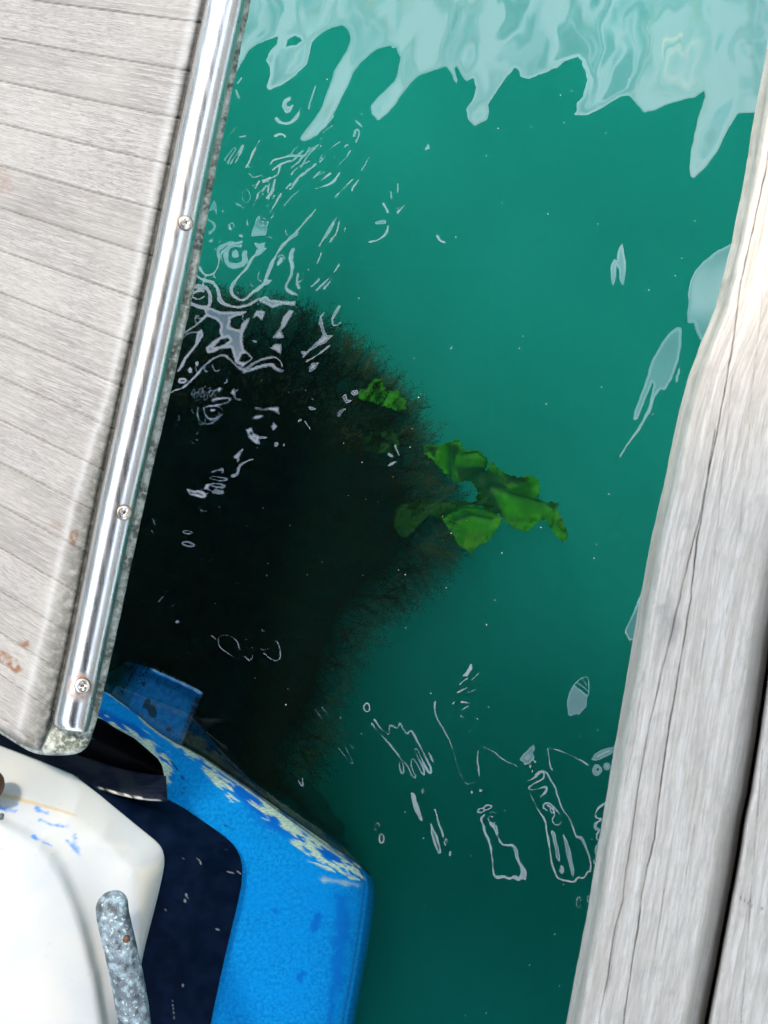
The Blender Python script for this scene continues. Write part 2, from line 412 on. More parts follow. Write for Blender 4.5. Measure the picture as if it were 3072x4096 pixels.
# upper-left ripples
P('N', A_([(440,640),(435,665),(405,680),(415,710),(440,700),(460,690),(435,740),(405,750),(375,700),(390,660)]))
L('N', 9, A_([(345,790),(370,818),(420,822),(470,790),(500,720)])); L('N', 6, A_([(600,570),(570,650),(555,720)]))
P('W', A_([(100,830),(80,870),(40,900),(20,960),(-10,960),(20,880),(60,835)])); P('N', A_([(905,1165),(845,1272),(838,1262),(855,1225)]))
P('W', A_([(175,1562),(240,1465),(292,1470),(265,1560)])); P('N', A_([(1350,945),(1360,990),(1325,1000)]))
for q in ([(335,900),(370,885),(400,905)],[(315,1125),(370,1085),(440,1070)],[(500,1115),(540,1040),(600,980)],[(330,1060),(430,1030),(510,1035)],[(480,1080),(540,1010),(620,960)],[(500,1170),(560,1130),(600,1090)],[(590,1180),(630,1140)],[(640,1200),(700,1150)],[(750,1100),(800,1050),(830,1000)],[(905,1125),(960,1040)],[(370,1290),(340,1340),(300,1420)],[(440,1250),(490,1170),(560,1120)],[(395,1360),(460,1290),(490,1265)],[(255,1210),(340,1160)],[(330,1190),(310,1290)],[(205,1250),(220,1200)],[(235,1310),(290,1200)],[(80,1355),(130,1385)],[(205,1325),(185,1370)],[(165,1385),(140,1440),(150,1490)],[(0,1060),(50,980),(80,965),(20,1080)],[(40,1085),(110,970),(125,960),(70,1080)],[(470,1535),(600,1390)],[(360,1659),(430,1590),(520,1490),(570,1430)],[(140,1110),(185,1010),(230,930)],[(160,1150),(190,1180),(240,1165)],[(735,1305),(850,1190)],[(855,900),(870,850),(900,870),(870,940)],[(870,805),(910,840)],[(600,1250),(700,1230),(760,1150)],[(640,860),(720,770)],[(740,1440),(680,1530),(650,1590)],[(760,1470),(740,1550),(700,1600)],[(800,1510),(790,1550)],[(960,1605),(1010,1600),(1080,1540),(1080,1500)],[(1050,1350),(1080,1405)],[(1190,1360),(1145,1410)],[(1410,1565),(1430,1600),(1458,1608)],[(1150,1220),(1145,1280)],[(1105,1270),(1105,1320)],[(1005,1480),(1035,1470),(1060,1470)],[(70,600),(95,650)],[(85,550),(110,520)],[(100,910),(140,900)]):
    L('N' if q[0][1] < 1300 else 'W', 4.6, A_(q))
ring(A_, 'W', 4, 140, 1300, 26, 42); ring(A_, 'W', 4, 42, 1502, 16, 22, .4)
for k in range(34):                      # fine wavelets running up from the platform
    t = rng.uniform(0, 1); cx = 150 + 560*t + rng.normal(0, 70); cy = 1400 - 500*t + rng.normal(0, 80)
    a = -0.9 + rng.normal(0, .25); l = rng.uniform(12, 45)
    L('N', rng.uniform(2.4, 4.5), A_([(cx-l*math.cos(a), cy-l*math.sin(a)), (cx + 5*rng.normal(), cy), (cx+l*math.cos(a), cy+l*math.sin(a))]))

for k in range(46):                      # scattered crescents close to the platform
    cy = rng.uniform(620, 1700); cx = np.interp(cy, [0, 1100, 2000], [1003, 790, 580]) + 20 + abs(rng.normal(0, 190))
    a0 = rng.uniform(0, 6.28); r_ = rng.uniform(8, 26); e_ = rng.uniform(.4, 1); sp = rng.uniform(1, 3.4)
    L('N' if cy < 900 else 'W', rng.uniform(1.8, 4.5), [(cx + r_*math.cos(a0+t)*e_, cy + r_*math.sin(a0+t)) for t in np.linspace(0, sp, 6)])
for k in range(40):
    cy = rng.uniform(1650, 2650); cx = np.interp(cy, [0, 1100, 2000, 2900], [1003, 790, 580, 385]) + 30 + abs(rng.normal(0, 240))
    a0 = rng.normal(0, .5); l = rng.uniform(5, 17)
    L('W', rng.uniform(1.2, 2.6), [(cx-l*math.cos(a0), cy-l*math.sin(a0)), (cx, cy+rng.normal(0, 4)), (cx+l*math.cos(a0), cy+l*math.sin(a0))])

STEP = 3.4
gx = np.arange(330, 2960, STEP); gy = np.arange(-60, 4160, STEP)
X, Y = np.meshgrid(gx, gy)
SD = {k: np.full(X.shape, -60.0) for k in 'NWE'}
wobx = noise2(X, Y, 30, 5) * 3.5; woby = noise2(X, Y, 30, 6) * 3.5
def window(pts, pad):
    xs = [p[0] for p in pts]; ys = [p[1] for p in pts]
    i0 = max(0, int((min(ys)-pad-gy[0])/STEP)); i1 = min(len(gy), int((max(ys)+pad-gy[0])/STEP)+2)
    j0 = max(0, int((min(xs)-pad-gx[0])/STEP)); j1 = min(len(gx), int((max(xs)+pad-gx[0])/STEP)+2)
    return slice(i0, i1), slice(j0, j1)
for d, pts in POLY:
    s = window(pts, 62)
    if X[s].size: SD[d][s] = np.maximum(SD[d][s], poly_sd(X[s]+wobx[s], Y[s]+woby[s], pts))
for d, wd, pts in LINE:
    pts = [tuple(p) for p in (resample(pts, max(6, 3*len(pts)), 2) if len(pts) > 2 else np.array(pts, float))]
    s = window(pts, 62)
    if X[s].size:
        taper = 1 + 1.25*noise2(X[s], Y[s], 48, 9)
        SD[d][s] = np.maximum(SD[d][s], wd*1.05*taper*0.62 - seg_dist(X[s]+wobx[s], Y[s]+woby[s], pts))
for pts in HOLE:
    s = window(pts, 62)
    h = poly_sd(X[s], Y[s], pts)
    for d in 'NWE': SD[d][s] = np.minimum(SD[d][s], -h)

W3 = np.stack([(X-1536)*PX, (2048-Y)*PX, np.zeros_like(X)], -1)
k0 = 1 + BLOCK_Z/HC
n1 = noise2(X, Y*0.7, 260, 21); n2 = noise2(X, Y*0.7, 260, 22)
n3 = noise2(X*1.6, Y*0.5, 120, 23); n4 = noise2(X*1.6, Y*0.5, 120, 24)
Qx = np.clip(W3[..., 0]*k0 + 0.10*n1, BLOCK_W + .10, BLOCK_E - .10)
# near the pier and the platform the swell tilts away from them
pier_x = np.interp(2048 + (Y-2048)*2.05, [-2200, 333, 944, 1370, 1667, 2185, 2963, 4096, 6400], [3470, 3072, 2963, 2835, 2741, 2630, 2491, 2296, 1920])
pier_x = (pier_x - 1536)*PX*(HC-.57)/HC
plat_x = (np.interp(2048 + (Y-2048)*1.6, [-1300, 0, 1100, 2000, 2900, 3020, 3500], [1260, 1003, 790, 580, 385, 330, 100]) - 1536)*PX*(HC-.36)/HC
Qx = np.minimum(Qx, W3[..., 0] + (pier_x - .05 - W3[..., 0])*BLOCK_Z/.6)
Qx = np.maximum(Qx, W3[..., 0] + (plat_x + .04 - W3[..., 0])*BLOCK_Z/.4)
Qx = np.clip(Qx, BLOCK_W + .10, BLOCK_E - .10)
Qy = np.clip(W3[..., 1]*k0 + 0.10*n2, BLOCK_S + .15, BLOCK_N - .12)
# sky side
def push(Q, sd, edge, sign, k, cap, w0):
    t = np.clip(1 + sd/w0, 0, 1); t = t*t*(3-2*t)
    outv = Q*(1-t) + (edge - sign*np.clip(-sd*k, 0, .12))*t
    inv = edge + sign*np.minimum(sd*k, cap)
    return np.where(sd > 0, inv, np.where(sd > -w0, outv, Q))
Qy = push(Qy, SD['N'], BLOCK_N, 1, 0.03, 0.30, 26)
band = np.clip(SD['N']/30, 0, 1)
wx = X + 60*noise2(X, Y, 170, 25) + .18*(Y-300); 
s1 = noise2(wx*1.7, Y*.42, 130, 26, 2); s2 = noise2(wx*.9, Y*.4, 130, 27, 2)
Qy += band*(0.5*np.abs(s1) + 0.2*n2)
Qx += band*(0.75*s2 + .5*s1 + .25*n1 + .12)
Qy = np.minimum(Qy, W3[..., 1] + 1.46 + .06*n2)
# shapes near the platform mirror the sky over the pier side, shapes near the pier the sky over the boat side
Qx = push(Qx, SD['W'], BLOCK_E, 1, 0.05, 0.7, 14)
Qx = push(Qx, SD['E'], BLOCK_W, -1, 0.05, 0.7, 14)
Q = np.stack([Qx, Qy, np.full_like(Qx, BLOCK_Z)], -1) - W3
Q /= np.linalg.norm(Q, axis=-1, keepdims=True)
Cv = np.array([0, 0, HC]) - W3
Cv /= np.linalg.norm(Cv, axis=-1, keepdims=True)
NRM = Q + Cv
NRM /= np.linalg.norm(NRM, axis=-1, keepdims=True)
# whole water body: fine in view, coarse beyond, closed down to the sea bed
bx = np.concatenate([[-40000, -12000, -4000, -1200, -200], gx, [3200, 4200, 7000, 15000, 43000]])
by = np.concatenate([[-40000, -12000, -4000, -1200, -300], gy, [4400, 5300, 8000, 16000, 44000]])
BX, BY = np.meshgrid(bx, by)
NN = np.zeros(BX.shape + (3,)); NN[..., 2] = 1
NN[5:-5, 5:-5] = NRM
Vt = np.stack([(BX-1536)*PX, (2048-BY)*PX, np.zeros_like(BX)], -1)
nv, nu = BX.shape
F = grid_faces(nv, nu)
top_n = nv*nu
DEEP = -2.6
border = np.concatenate([np.arange(nu), np.arange(1, nv)*nu + nu-1, (nv-1)*nu + np.arange(nu-2, -1, -1), np.arange(nv-2, 0, -1)*nu])
Vb = Vt.reshape(-1, 3)[border].copy(); Vb[:, 2] = DEEP
bi = top_n + np.arange(len(border)); nb = len(border)
side = np.stack([border, np.roll(border, -1), np.roll(bi, -1), bi], -1)
cidx = top_n + nb
cen = np.array([[0, 0, DEEP]])
fan = np.stack([bi, np.roll(bi, -1), np.full(nb, cidx), np.full(nb, cidx)], -1)
V = np.concatenate([Vt.reshape(-1, 3), Vb, cen])
me = bpy.data.meshes.new('water')
Fq = np.concatenate([F, side]).astype(np.int32); Ft = fan[:, :3].astype(np.int32)
me.vertices.add(len(V)); me.vertices.foreach_set('co', V.astype(np.float32).ravel())
me.loops.add(Fq.size + Ft.size); me.loops.foreach_set('vertex_index', np.concatenate([Fq.ravel(), Ft.ravel()]))
me.polygons.add(len(Fq) + len(Ft))
me.polygons.foreach_set('loop_start', np.concatenate([np.arange(len(Fq))*4, Fq.size + np.arange(len(Ft))*3]).astype(np.int32))
me.polygons.foreach_set('loop_total', np.concatenate([np.full(len(Fq), 4), np.full(len(Ft), 3)]).astype(np.int32))
me.update(calc_edges=True)
attrv(me, 'ripple', np.concatenate([NN.reshape(-1, 3), np.tile([[0, 0, 1.0]], (nb+1, 1))]))

m = NT('sea water')
an = m.n('ShaderNodeAttribute', attribute_name='ripple')
nz = m.n('ShaderNodeVectorMath', operation='NORMALIZE'); m.l(an.outputs['Vector'], nz.inputs[0])
geo = m.n('ShaderNodeNewGeometry'); dt = m.n('ShaderNodeVectorMath', operation='DOT_PRODUCT')
m.l(geo.outputs['Incoming'], dt.inputs[0]); m.l(nz.outputs[0], dt.inputs[1])
F0 = .085
fres = m.math('ADD', m.math('MULTIPLY', m.math('POWER', m.math('SUBTRACT', 1.0, m.math('ABSOLUTE', dt.outputs['Value']), True), 5.0), 1-F0), F0)   # Schlick reflectance
tr = m.n('ShaderNodeBsdfTransparent'); tr.inputs['Color'].default_value = (.96, .98, .98, 1)
gl = m.n('ShaderNodeBsdfGlossy'); gl.inputs['Roughness'].default_value = 0.0
m.l(nz.outputs[0], gl.inputs['Normal'])
ms = m.n('ShaderNodeMixShader')
m.l(fres, ms.inputs[0]); m.l(tr.outputs[0], ms.inputs[1]); m.l(gl.outputs[0], ms.inputs[2])
m.l(ms.outputs[0], m.out.inputs['Surface'])
pv = m.n('ShaderNodeVolumePrincipled')
pv.inputs['Color'].default_value = (.012, .575, .455, 1)
pv.inputs['Absorption Color'].default_value = (0, 0, 0, 1)
pv.inputs['Density'].default_value = 2.2
pv.inputs['Anisotropy'].default_value = 0.2
silt = m.noise(m.obj(1, 1, .6), 2.6, 2, .5)
sx = m.n('ShaderNodeSeparateXYZ'); m.l(m.obj(), sx.inputs[0])
silt_shade = m.math('ADD', m.math('MULTIPLY', m.rng(silt, .25, .75), .42), m.rng(sx.outputs['Y'], -.75, .45, 0, .58))    # silt noise, plus shade painted into the colour towards -Y
m.l(m.mix(silt_shade, (.006, .33, .25), (.055, .69, .575)), pv.inputs['Color'])
m.l(pv.outputs[0], m.out.inputs['Volume'])
S.cycles.volume_step_rate = .02
me.materials.append(m.m)
water = bpy.data.objects.new('water', me); col.objects.link(water)
tag(water, kind='structure')

# sea bed
m = NT('silty sea bed')
m.bsdf(m.mix(m.noise(m.obj(), 1.5), (.05, .10, .07), (.12, .16, .11)), .9)
bm = bmesh.new(); bmesh.ops.create_grid(bm, x_segments=40, y_segments=40, size=60)
for v in bm.verts: v.co.z = -2.45 + .06*math.sin(v.co.x*1.3)*math.cos(v.co.y*.9)
me = bpy.data.meshes.new('seabed'); bm.to_mesh(me); bm.free()
tag(link('seabed', me, m.m), kind='structure')

# ================================================================== unseen sheet added overhead to block sky and darken the water's reflection
m = NT('blocker_sheet')
m.bsdf(m.mix(m.noise(m.obj(), 3), (.014, .014, .016), (.022, .022, .024)), .9, spec=.1)
blocker = empty('sky_blocker', ((BLOCK_W+BLOCK_E)/2, (BLOCK_N+BLOCK_S)/2, BLOCK_Z))
tag(blocker, 'unseen black sheet added overhead to block the sky', 'sky_blocker')
bm = bmesh.new()
def box(bm, x0, x1, y0, y1, z0, z1):
    vs = [bm.verts.new((x, y, z)) for z in (z0, z1) for y in (y0, y1) for x in (x0, x1)]
    for f in ((0,2,3,1),(4,5,7,6),(0,1,5,4),(2,6,7,3),(0,4,6,2),(1,3,7,5)): bm.faces.new([vs[i] for i in f])
def bm_obj(bm, name, mat, parent=None, smooth=False):
    me = bpy.data.meshes.new(name); bm.to_mesh(me); bm.free()
    if smooth:
        for p in me.polygons: p.use_smooth = True
    return link(name, me, mat, parent)
box(bm, BLOCK_W, BLOCK_E, BLOCK_S, BLOCK_N, BLOCK_Z, BLOCK_Z+.02)
bm_obj(bm, 'blocker_sheet', m.m, blocker)
ms_ = NT('painted post'); ms_.bsdf((.12, .12, .12), .5)
for px_, py_ in ((1.5, -2.2), (1.5, 1.5)):
    bm = bmesh.new(); box(bm, px_-.03, px_+.03, py_-.03, py_+.03, .6, BLOCK_Z+.09)
    bm_obj(bm, 'blocker_post', ms_.m, blocker)
    bm = bmesh.new(); box(bm, BLOCK_W+.1, px_+.029, py_-.025, py_+.025, BLOCK_Z+.03, BLOCK_Z+.08)
    bm_obj(bm, 'blocker_arm', ms_.m, blocker)

# ================================================================== the boat
# unseen taupe block added on the pier side for the stainless rail to mirror
m = NT('shed boards'); m.bsdf(m.mix(m.noise(m.obj(1, 8, .6), 4, 4), (.34, .30, .27), (.48, .44, .40)), .85)
added_east_block = empty('rail_reflection_block', (2.6, 0, .6)); tag(added_east_block, 'unseen taupe block added for the rail to reflect', 'added_east_block')
bm = bmesh.new(); box(bm, 2.5, 4.5, -4.5, 4.5, .6, 2.9); bm_obj(bm, 'block_body', m.m, added_east_block)
m = NT('shed roofing'); m.bsdf((.10, .10, .11), .7)
bm = bmesh.new(); box(bm, 2.35, 4.65, -4.65, 4.65, 2.903, 3.0); bm_obj(bm, 'block_top', m.m, added_east_block)

boat = empty('moored_boat', at(200, 3600, 0.0))
tag(boat, 'white, navy and blue boat stern with a grey teak swim platform over the water', 'boat')

# unseen cream block added on the boat side to grey the rail's reflection
m = NT('cream cabin gelcoat'); m.bsdf(m.mix(m.noise(m.obj(), 2, 3), (.42, .40, .38), (.50, .47, .44)), .4)
bm = bmesh.new(); box(bm, -3.4, -2.2, -4.0, 2.4, .42, 2.3)
bmesh.ops.bevel(bm, geom=bm.edges[:], offset=.08, segments=3, affect='EDGES')
bm_obj(bm, 'added_west_block', m.m, boat)

# ---- swim platform slab
ZP = 0.40
def xl(y): return np.interp(y, [-200, 0, 300, 663, 1100, 1600, 2000, 2500, 2900, 3100], [868, 822, 757, 679, 590, 480, 391, 292, 205, 168])   # rail, left edge
def xr(y): return np.interp(y, [-200, 0, 300, 663, 1100, 1600, 2000, 2500, 2900, 3100], [1022, 981, 915, 838, 748, 640, 546, 440, 356, 318])  # rail, right edge
m = NT('weathered platform edge')
pv_ = m.pix()
g1 = m.noise(pv_, 14, 6); g2 = m.noise(pv_, 60, 4)
c = m.mix(m.rng(g1, .38, .62), (.34, .34, .28), (.07, .075, .05))
c = m.mix(m.math('MULTIPLY', m.rng(g2, .45, .7), .6), c, (.55, .56, .48))
m.bsdf(c, .85, normal=m.bump(g2, .5, .003))
slab_px = [(1030,-140),(1003,0),(942,300),(866,663),(790,1100),(677,1600),(580,2000),(478,2480),(398,2850),(372,2935),(352,2985),(322,3012),(270,3022),(190,3022),(128,3013),(60,2972),(0,2932),(-150,2850),(-420,2735)]
o = resample(slab_px, 150, 2)
rows = []
cx_, cy_ = 200, 1400
def inset(pts, d):
    t = np.gradient(pts, axis=0); n = np.stack([-t[:, 1], t[:, 0]], -1); n /= np.linalg.norm(n, axis=1, keepdims=True)
    return pts + n*d
prof = [(26, .335), (10, .338), (2, .345), (0, .355), (0, .372), (3, .383), (12, .388), (26, .390), (60, .3905)]
sgn = 1
tst = inset(o, 10)
if np.mean(tst[:, 0]) > np.mean(o[:, 0]): sgn = -1
for d, z in prof:
    q = inset(o, sgn*d)
    q = q + np.stack([noise2(o[:, 1], o[:, 1]*0+z*900, 60, 31)*3, np.zeros(len(o))], -1)
    rows.append(np.c_[q, np.full(len(q), z)])
inner = np.c_[np.interp(np.linspace(0, 1, 150), [0, 1], [420, -420]), np.linspace(-140, 2000, 150), np.full(150, .3905)]
rows.append(inner)
platform = loft_obj('swim_platform', np.array(rows)[:, ::-1], m.m, boat)

# ---- teak planking
nv_, nu_ = 560, 260
v = np.linspace(0, 1, nv_)[:, None]; u = np.linspace(0, 1, nu_)[None, :]
right = np.array([[xl(y) + 16 if y < 2870 else xl(y)+16 - (y-2870)*0.35, y] for y in np.linspace(-140, 3004, nv_)])
left = np.stack([np.full(nv_, -420.0), np.linspace(-140, 2722, nv_)], -1)
bot = resample([(-420,2722),(-150,2838),(0,2922),(62,2964),(120,2994),(150,3001),(float(right[-1][0]),float(right[-1][1]))], nu_, 1)
topc = np.stack([np.linspace(-420, right[0, 0], nu_), np.full(nu_, -140.0)], -1)
GX = (1-u)*left[:, 0:1] + u*right[:, 0:1] + ((1-v)*topc[None, :, 0] + v*bot[None, :, 0]) \
    - ((1-u)*(1-v)*topc[0, 0] + u*(1-v)*topc[-1, 0] + (1-u)*v*bot[0, 0] + u*v*bot[-1, 0])
GY = (1-u)*left[:, 1:2] + u*right[:, 1:2] + ((1-v)*topc[None, :, 1] + v*bot[None, :, 1]) \
    - ((1-u)*(1-v)*topc[0, 1] + u*(1-v)*topc[-1, 1] + (1-u)*v*bot[0, 1] + u*v*bot[-1, 1])
Y0 = (GY - .15*GX)/(1 + .0002*GX)
vi = Y0/170 + .12 + .045*noise2(GX, Y0, 900, 61)
edge = xl(GY) - GX
edgeb = np.minimum(edge + noise2(GX, GY, 40, 3)*7, 400)
frac = vi - np.floor(vi)
groove = np.minimum(frac, 1-frac)*170
GZ = ZP - .0022*np.exp(-(groove/3.2)**2) - .0045*np.clip(1 - (edge-6)/20, 0, 1)**2
rim = poly_sd(GX, GY, [tuple(p) for p in [(-900, -900), (1400, -900)] + [tuple(r) for r in right[::12]] + [tuple(b) for b in bot[::-1][::8]] + [(-900, 2600)]])
GZ -= .006*np.clip(1 - rim/26, 0, 1)**2
m = NT('grey weathered teak')
pid = m.at('plank'); along = m.at('along')
fl = m.math('FLOOR', pid); fracn = m.math('FRACT', pid)
cmb = m.n('ShaderNodeCombineXYZ'); m.l(along, cmb.inputs[0]); m.l(pid, cmb.inputs[1]); m.l(m.math('MULTIPLY', fl, 7.31), cmb.inputs[2])
gv = cmb.outputs[0]
def vs(mm, v_, s): return mm.vmul(v_, s)
lines = m.noise(vs(m, gv, (2.2, 16, 1)), 1.0, 5, .6, .9)          # growth lines along the plank
fib = m.noise(vs(m, gv, (26, 95, 1)), 1.0, 3, .7)
pore = m.noise(vs(m, gv, (16, 46, 1)), 1.0, 2, .5)
fw = m.n('ShaderNodeTexWhiteNoise', noise_dimensions='1D'); m.l(fl, fw.inputs['W'])
base = m.mix(fw.outputs['Value'], (.19, .172, .157), (.295, .272, .25))
base = m.mix(m.rng(lines, .35, .7), base, (.32, .292, .27))
base = m.mix(m.math('MULTIPLY', m.rng(fib, .50, .60), .9), base, (.13, .115, .10))
base = m.mix(m.math('MULTIPLY', m.rng(pore, .52, .60), .5), base, (.16, .145, .13))
base = m.mix(m.math('MULTIPLY', m.rng(lines, .42, .36), .5), base, (.17, .155, .14))
big = m.noise(m.pix(), 2.4, 3)
base = m.mix(m.rng(big, .35, .65, 0, .30), base, (.36, .33, .285))
base = m.mix(m.math('MULTIPLY', m.at('groove'), .5), base, (.075, .065, .055))
stn = m.noise(m.pix(), 30, 4)
base = m.mix(m.math('MULTIPLY', m.at('rust'), m.rng(stn, .35, .6)), base, (.17, .085, .045))
base = m.mix(m.math('MULTIPLY', m.at('pale'), .22), base, (.52, .52, .50))
gr = m.math('MULTIPLY', m.at('grime'), m.rng(stn, .3, .62, .45, 1))
base = m.mix(gr, base, (.055, .055, .042))
hgt = m.math('ADD', fib, m.math('MULTIPLY', lines, 1.4))
m.bsdf(base, .82, normal=m.bump(hgt, .45, .0016), spec=.3)
def blob(pts, soft=10): return np.clip(poly_sd(GX + noise2(GX, GY, 22, 8)*6, GY + noise2(GX, GY, 22, 9)*6, pts)/soft + .5, 0, 1)
rust = np.maximum.reduce([blob([(0,2600),(30,2610),(70,2640),(90,2685),(60,2690),(0,2650),(-40,2640),(-40,2600)]), blob(ell(96,2572,24,18,.3)),
                          blob(ell(295,2150,20,34,.2)), .35*blob(ell(230,2105,28,16,.2)), .3*blob(ell(10,745,50,35)), .35*blob(ell(155,1560,20,18)), .3*blob(ell(-20,700,70,30))])
grime = np.clip(1 - (edgeb-12)/np.interp(GY, [0, 1500, 2100, 3000], [20, 34, 85, 118]), 0, 1)**.8
grime = np.maximum(grime*np.interp(GY, [0, 400, 1200, 2000], [.45, .7, .85, 1]), np.clip(1-(rim-6)/np.interp(GX, [0, 130, 200], [22, 60, 100]), 0, 1)*np.clip((GY-2850)/80, 0, 1)*.8)
pale = np.exp(-((edgeb - np.interp(GY, [0, 1500, 2100, 3000], [45, 52, 100, 130]))/16)**2)
loft_obj('teak_planking', np.stack([GX, GY, GZ], -1), m.m, platform,
         dict(plank=vi, along=GX/1000, groove=np.exp(-(groove/2.4)**2), rust=rust, grime=grime, pale=pale))

# ---- stainless half-round rub rail
m = NT('polished stainless steel')
sc = m.noise(m.obj(), 260, 3); str_ = m.noise(m.pix(26, 2.2), 1.0, 4, .6)
blo = m.noise(m.pix(), 3.2, 3)
colr = m.mix(m.rng(blo, .4, .65, 0, .5), (.60, .575, .55), (.50, .44, .39))
colr = m.mix(m.at('rust'), colr, (.30, .13, .05))
rg = m.math('ADD', m.rng(str_, .35, .7, .25, .33), m.math('MULTIPLY', m.at('rust'), .4))
m.bsdf(colr, rg, 1.0, normal=m.bump(sc, .05, .0004))
steel = m.m
ys = np.r_[np.linspace(-140, 2850, 120), np.linspace(2860, 2916, 14)]
nth = 40
V = []; RUST = []
SCREW = [(743, 892, 20), (497, 2050, 27), (330, 2743, 12)]
for y in ys:
    cxp = (xl(y)+xr(y))/2; kk = PX*(HC-ZP)/HC
    r = (xr(y)-xl(y))/2*0.978*kk
    e = 1.0
    if y > 2872: e = math.sqrt(max(0.0, 1-((y-2872)/45)**2))*.35+.65
    if y > 2912: e = .60
    for j in range(nth+1):
        a = math.pi*(-.06 + 1.12*j/nth)
        off = -math.cos(a)*r*(1 if y < 2872 else .80+.2*e); hz = math.sin(a)*r*0.92*e
        # along-normal in plan
        dx = (xl(y+40)+xr(y+40)-xl(y-40)-xr(y-40))/2; tx, ty = dx, 80; n_ = math.hypot(tx, ty)
        nx, ny = ty/n_, tx/n_            # plan normal (world x right, y up)
        p = at(cxp, y, ZP)
        V.append((p[0]+nx*off, p[1]+ny*off, ZP - .004 + hz))
        d = min(math.hypot((p[0]+nx*off) - at(sx, sy, ZP)[0], (p[1]+ny*off) - at(sx, sy, ZP)[1])/(.0135 if sy > 2500 else .0122) for sx, sy, _ in SCREW)
        RUST.append(max(0, 1-abs(d-.95)/.35)*(.8 if y > 2500 else .15))
nv_ = len(ys)
V.append(V[(nv_-1)*(nth+1)+nth//2]); V[-1] = (at((xl(2916)+xr(2916))/2, 2916, ZP)[0], at(0, 2917, ZP)[1], ZP-.004); RUST.append(0)
Fg = grid_faces(nv_, nth+1)
last = (nv_-1)*(nth+1)
cap = np.array([[last+j, len(V)-1, len(V)-1, last+j+1] for j in range(nth)])
me = mesh_np(np.array(V), np.concatenate([Fg, cap]))
attrv(me, 'pix', [(v_[0]*3, v_[1]*3, 0) for v_ in V]) if False else attrv(me, 'pix', np.array([(v_[0]*5, v_[1]*5, 0) for v_ in V])[:len(me.vertices)])
attr(me, 'rust', np.array(RUST)[:len(me.vertices)])
rail = link('rub_rail', me, steel, platform)

m = NT('rusty screw steel')
rr = m.noise(m.obj(), 300, 3)
cc = m.mix(m.at('rust'), m.mix(rr, (.42, .36, .30), (.62, .57, .50)), m.mix(rr, (.05, .022, .012), (.20, .10, .05)))
m.bsdf(cc, m.math('ADD', .25, m.math('MULTIPLY', m.at('rust'), .4)), .9, normal=m.bump(rr, .25, .0006))
def screw(px_, py_, tilt, rot, R):
    nr, na = 16, 48
    V = []; RU = []
    for i in range(nr+1):
        t = i/nr
        for j in range(na):
            a = 2*math.pi*j/na; x = R*t*math.cos(a); y = R*t*math.sin(a)
            z = R*.30*math.sqrt(max(0, 1-t**2*.92))
            xa = x*math.cos(rot)+y*math.sin(rot); ya = -x*math.sin(rot)+y*math.cos(rot)
            for p_, q_ in ((xa, ya), (ya, xa)):
                wdt = R*.13
                if abs(p_) < wdt and abs(q_) < R*.55: z -= R*.26*(1-abs(q_)/(R*.62))*min(1, (wdt-abs(p_))/(wdt*.4))
            V.append((x, y, z)); RU.append(max(0, (t-.84)/.16)**.8 + (.5 if math.hypot(x, y) < R*.2 else 0) + .7*max(0, (t-.7)/.3)*max(0, math.sin(a+.3)))
    for j in range(na):                                        # skirt
        a = 2*math.pi*j/na; V.append((R*1.0*math.cos(a), R*1.0*math.sin(a), -R*.5)); RU.append(1)
    Fq = []
    for i in range(nr+1):
        for j in range(na):
            Fq.append((i*na+j, (i+1)*na+j, (i+1)*na+(j+1) % na, i*na+(j+1) % na))
    V = np.array(V)
    ct, st = math.cos(math.radians(tilt)), math.sin(math.radians(tilt))
    zc = ZP + .0235*math.cos(math.radians(tilt))*.92 - .004
    V2 = np.stack([V[:, 0]*ct + V[:, 2]*st, V[:, 1], -V[:, 0]*st + V[:, 2]*ct], -1)
    V2 = V2 + np.array(at(px_, py_, zc))
    me = mesh_np(V2, np.array(Fq)); attr(me, 'rust', np.clip(np.array(RU), 0, 1)[:len(me.vertices)])
    return link('screw', me, m.m, platform)
screw(*SCREW[0][:2], 22, .3, .0092); screw(*SCREW[1][:2], 26, 1.1, .0096); s3 = screw(*SCREW[2][:2], 12, .15, .0098)
s3['label'] = 'screw ringed with orange rust'

# ---- hull, photo outlines at their heights
def R3(pts, z, n, sm=2): 
    q = resample(pts, n, sm); return np.c_[q, np.full(n, z)]
def corner_ring(a, c, b, z, n1, nc, n2):
    """transom run a, corner arc c, side run b, resampled separately so that rings match"""
    A = resample(a + c[:1], n1, 0)[:-1]; Cc = resample(c, nc, 1); Bb = resample(c[-1:] + b, n2, 1)[1:]
    q = np.concatenate([A, Cc, Bb]); return np.c_[q, np.full(len(q), z)]
n1_, nc_, n2_ = 150, 40, 130
r0 = corner_ring([(-420,2800),(-150,2915),(0,2985),(150,3042),(288,3100),(345,3140),(405,3186),(470,3240),(540,3298)], [(598,3345),(628,3370),(648,3396),(657,3430),(656,3465)], [(648,3510),(625,3610),(571,3820),(530,4000),(470,4230)], .300, n1_, nc_, n2_)
r1b = corner_ring([(-420,2800+50),(-150,2965),(0,3035),(200,3105),(400,3180),(560,3192),(676,3200),(745,3238),(850,3312),(905,3352)], [(930,3374),(952,3405),(966,3445),(970,3480),(966,3540)], [(950,3620),(925,3720),(890,3870),(850,4060),(815,4230)], .165, n1_, nc_, n2_)
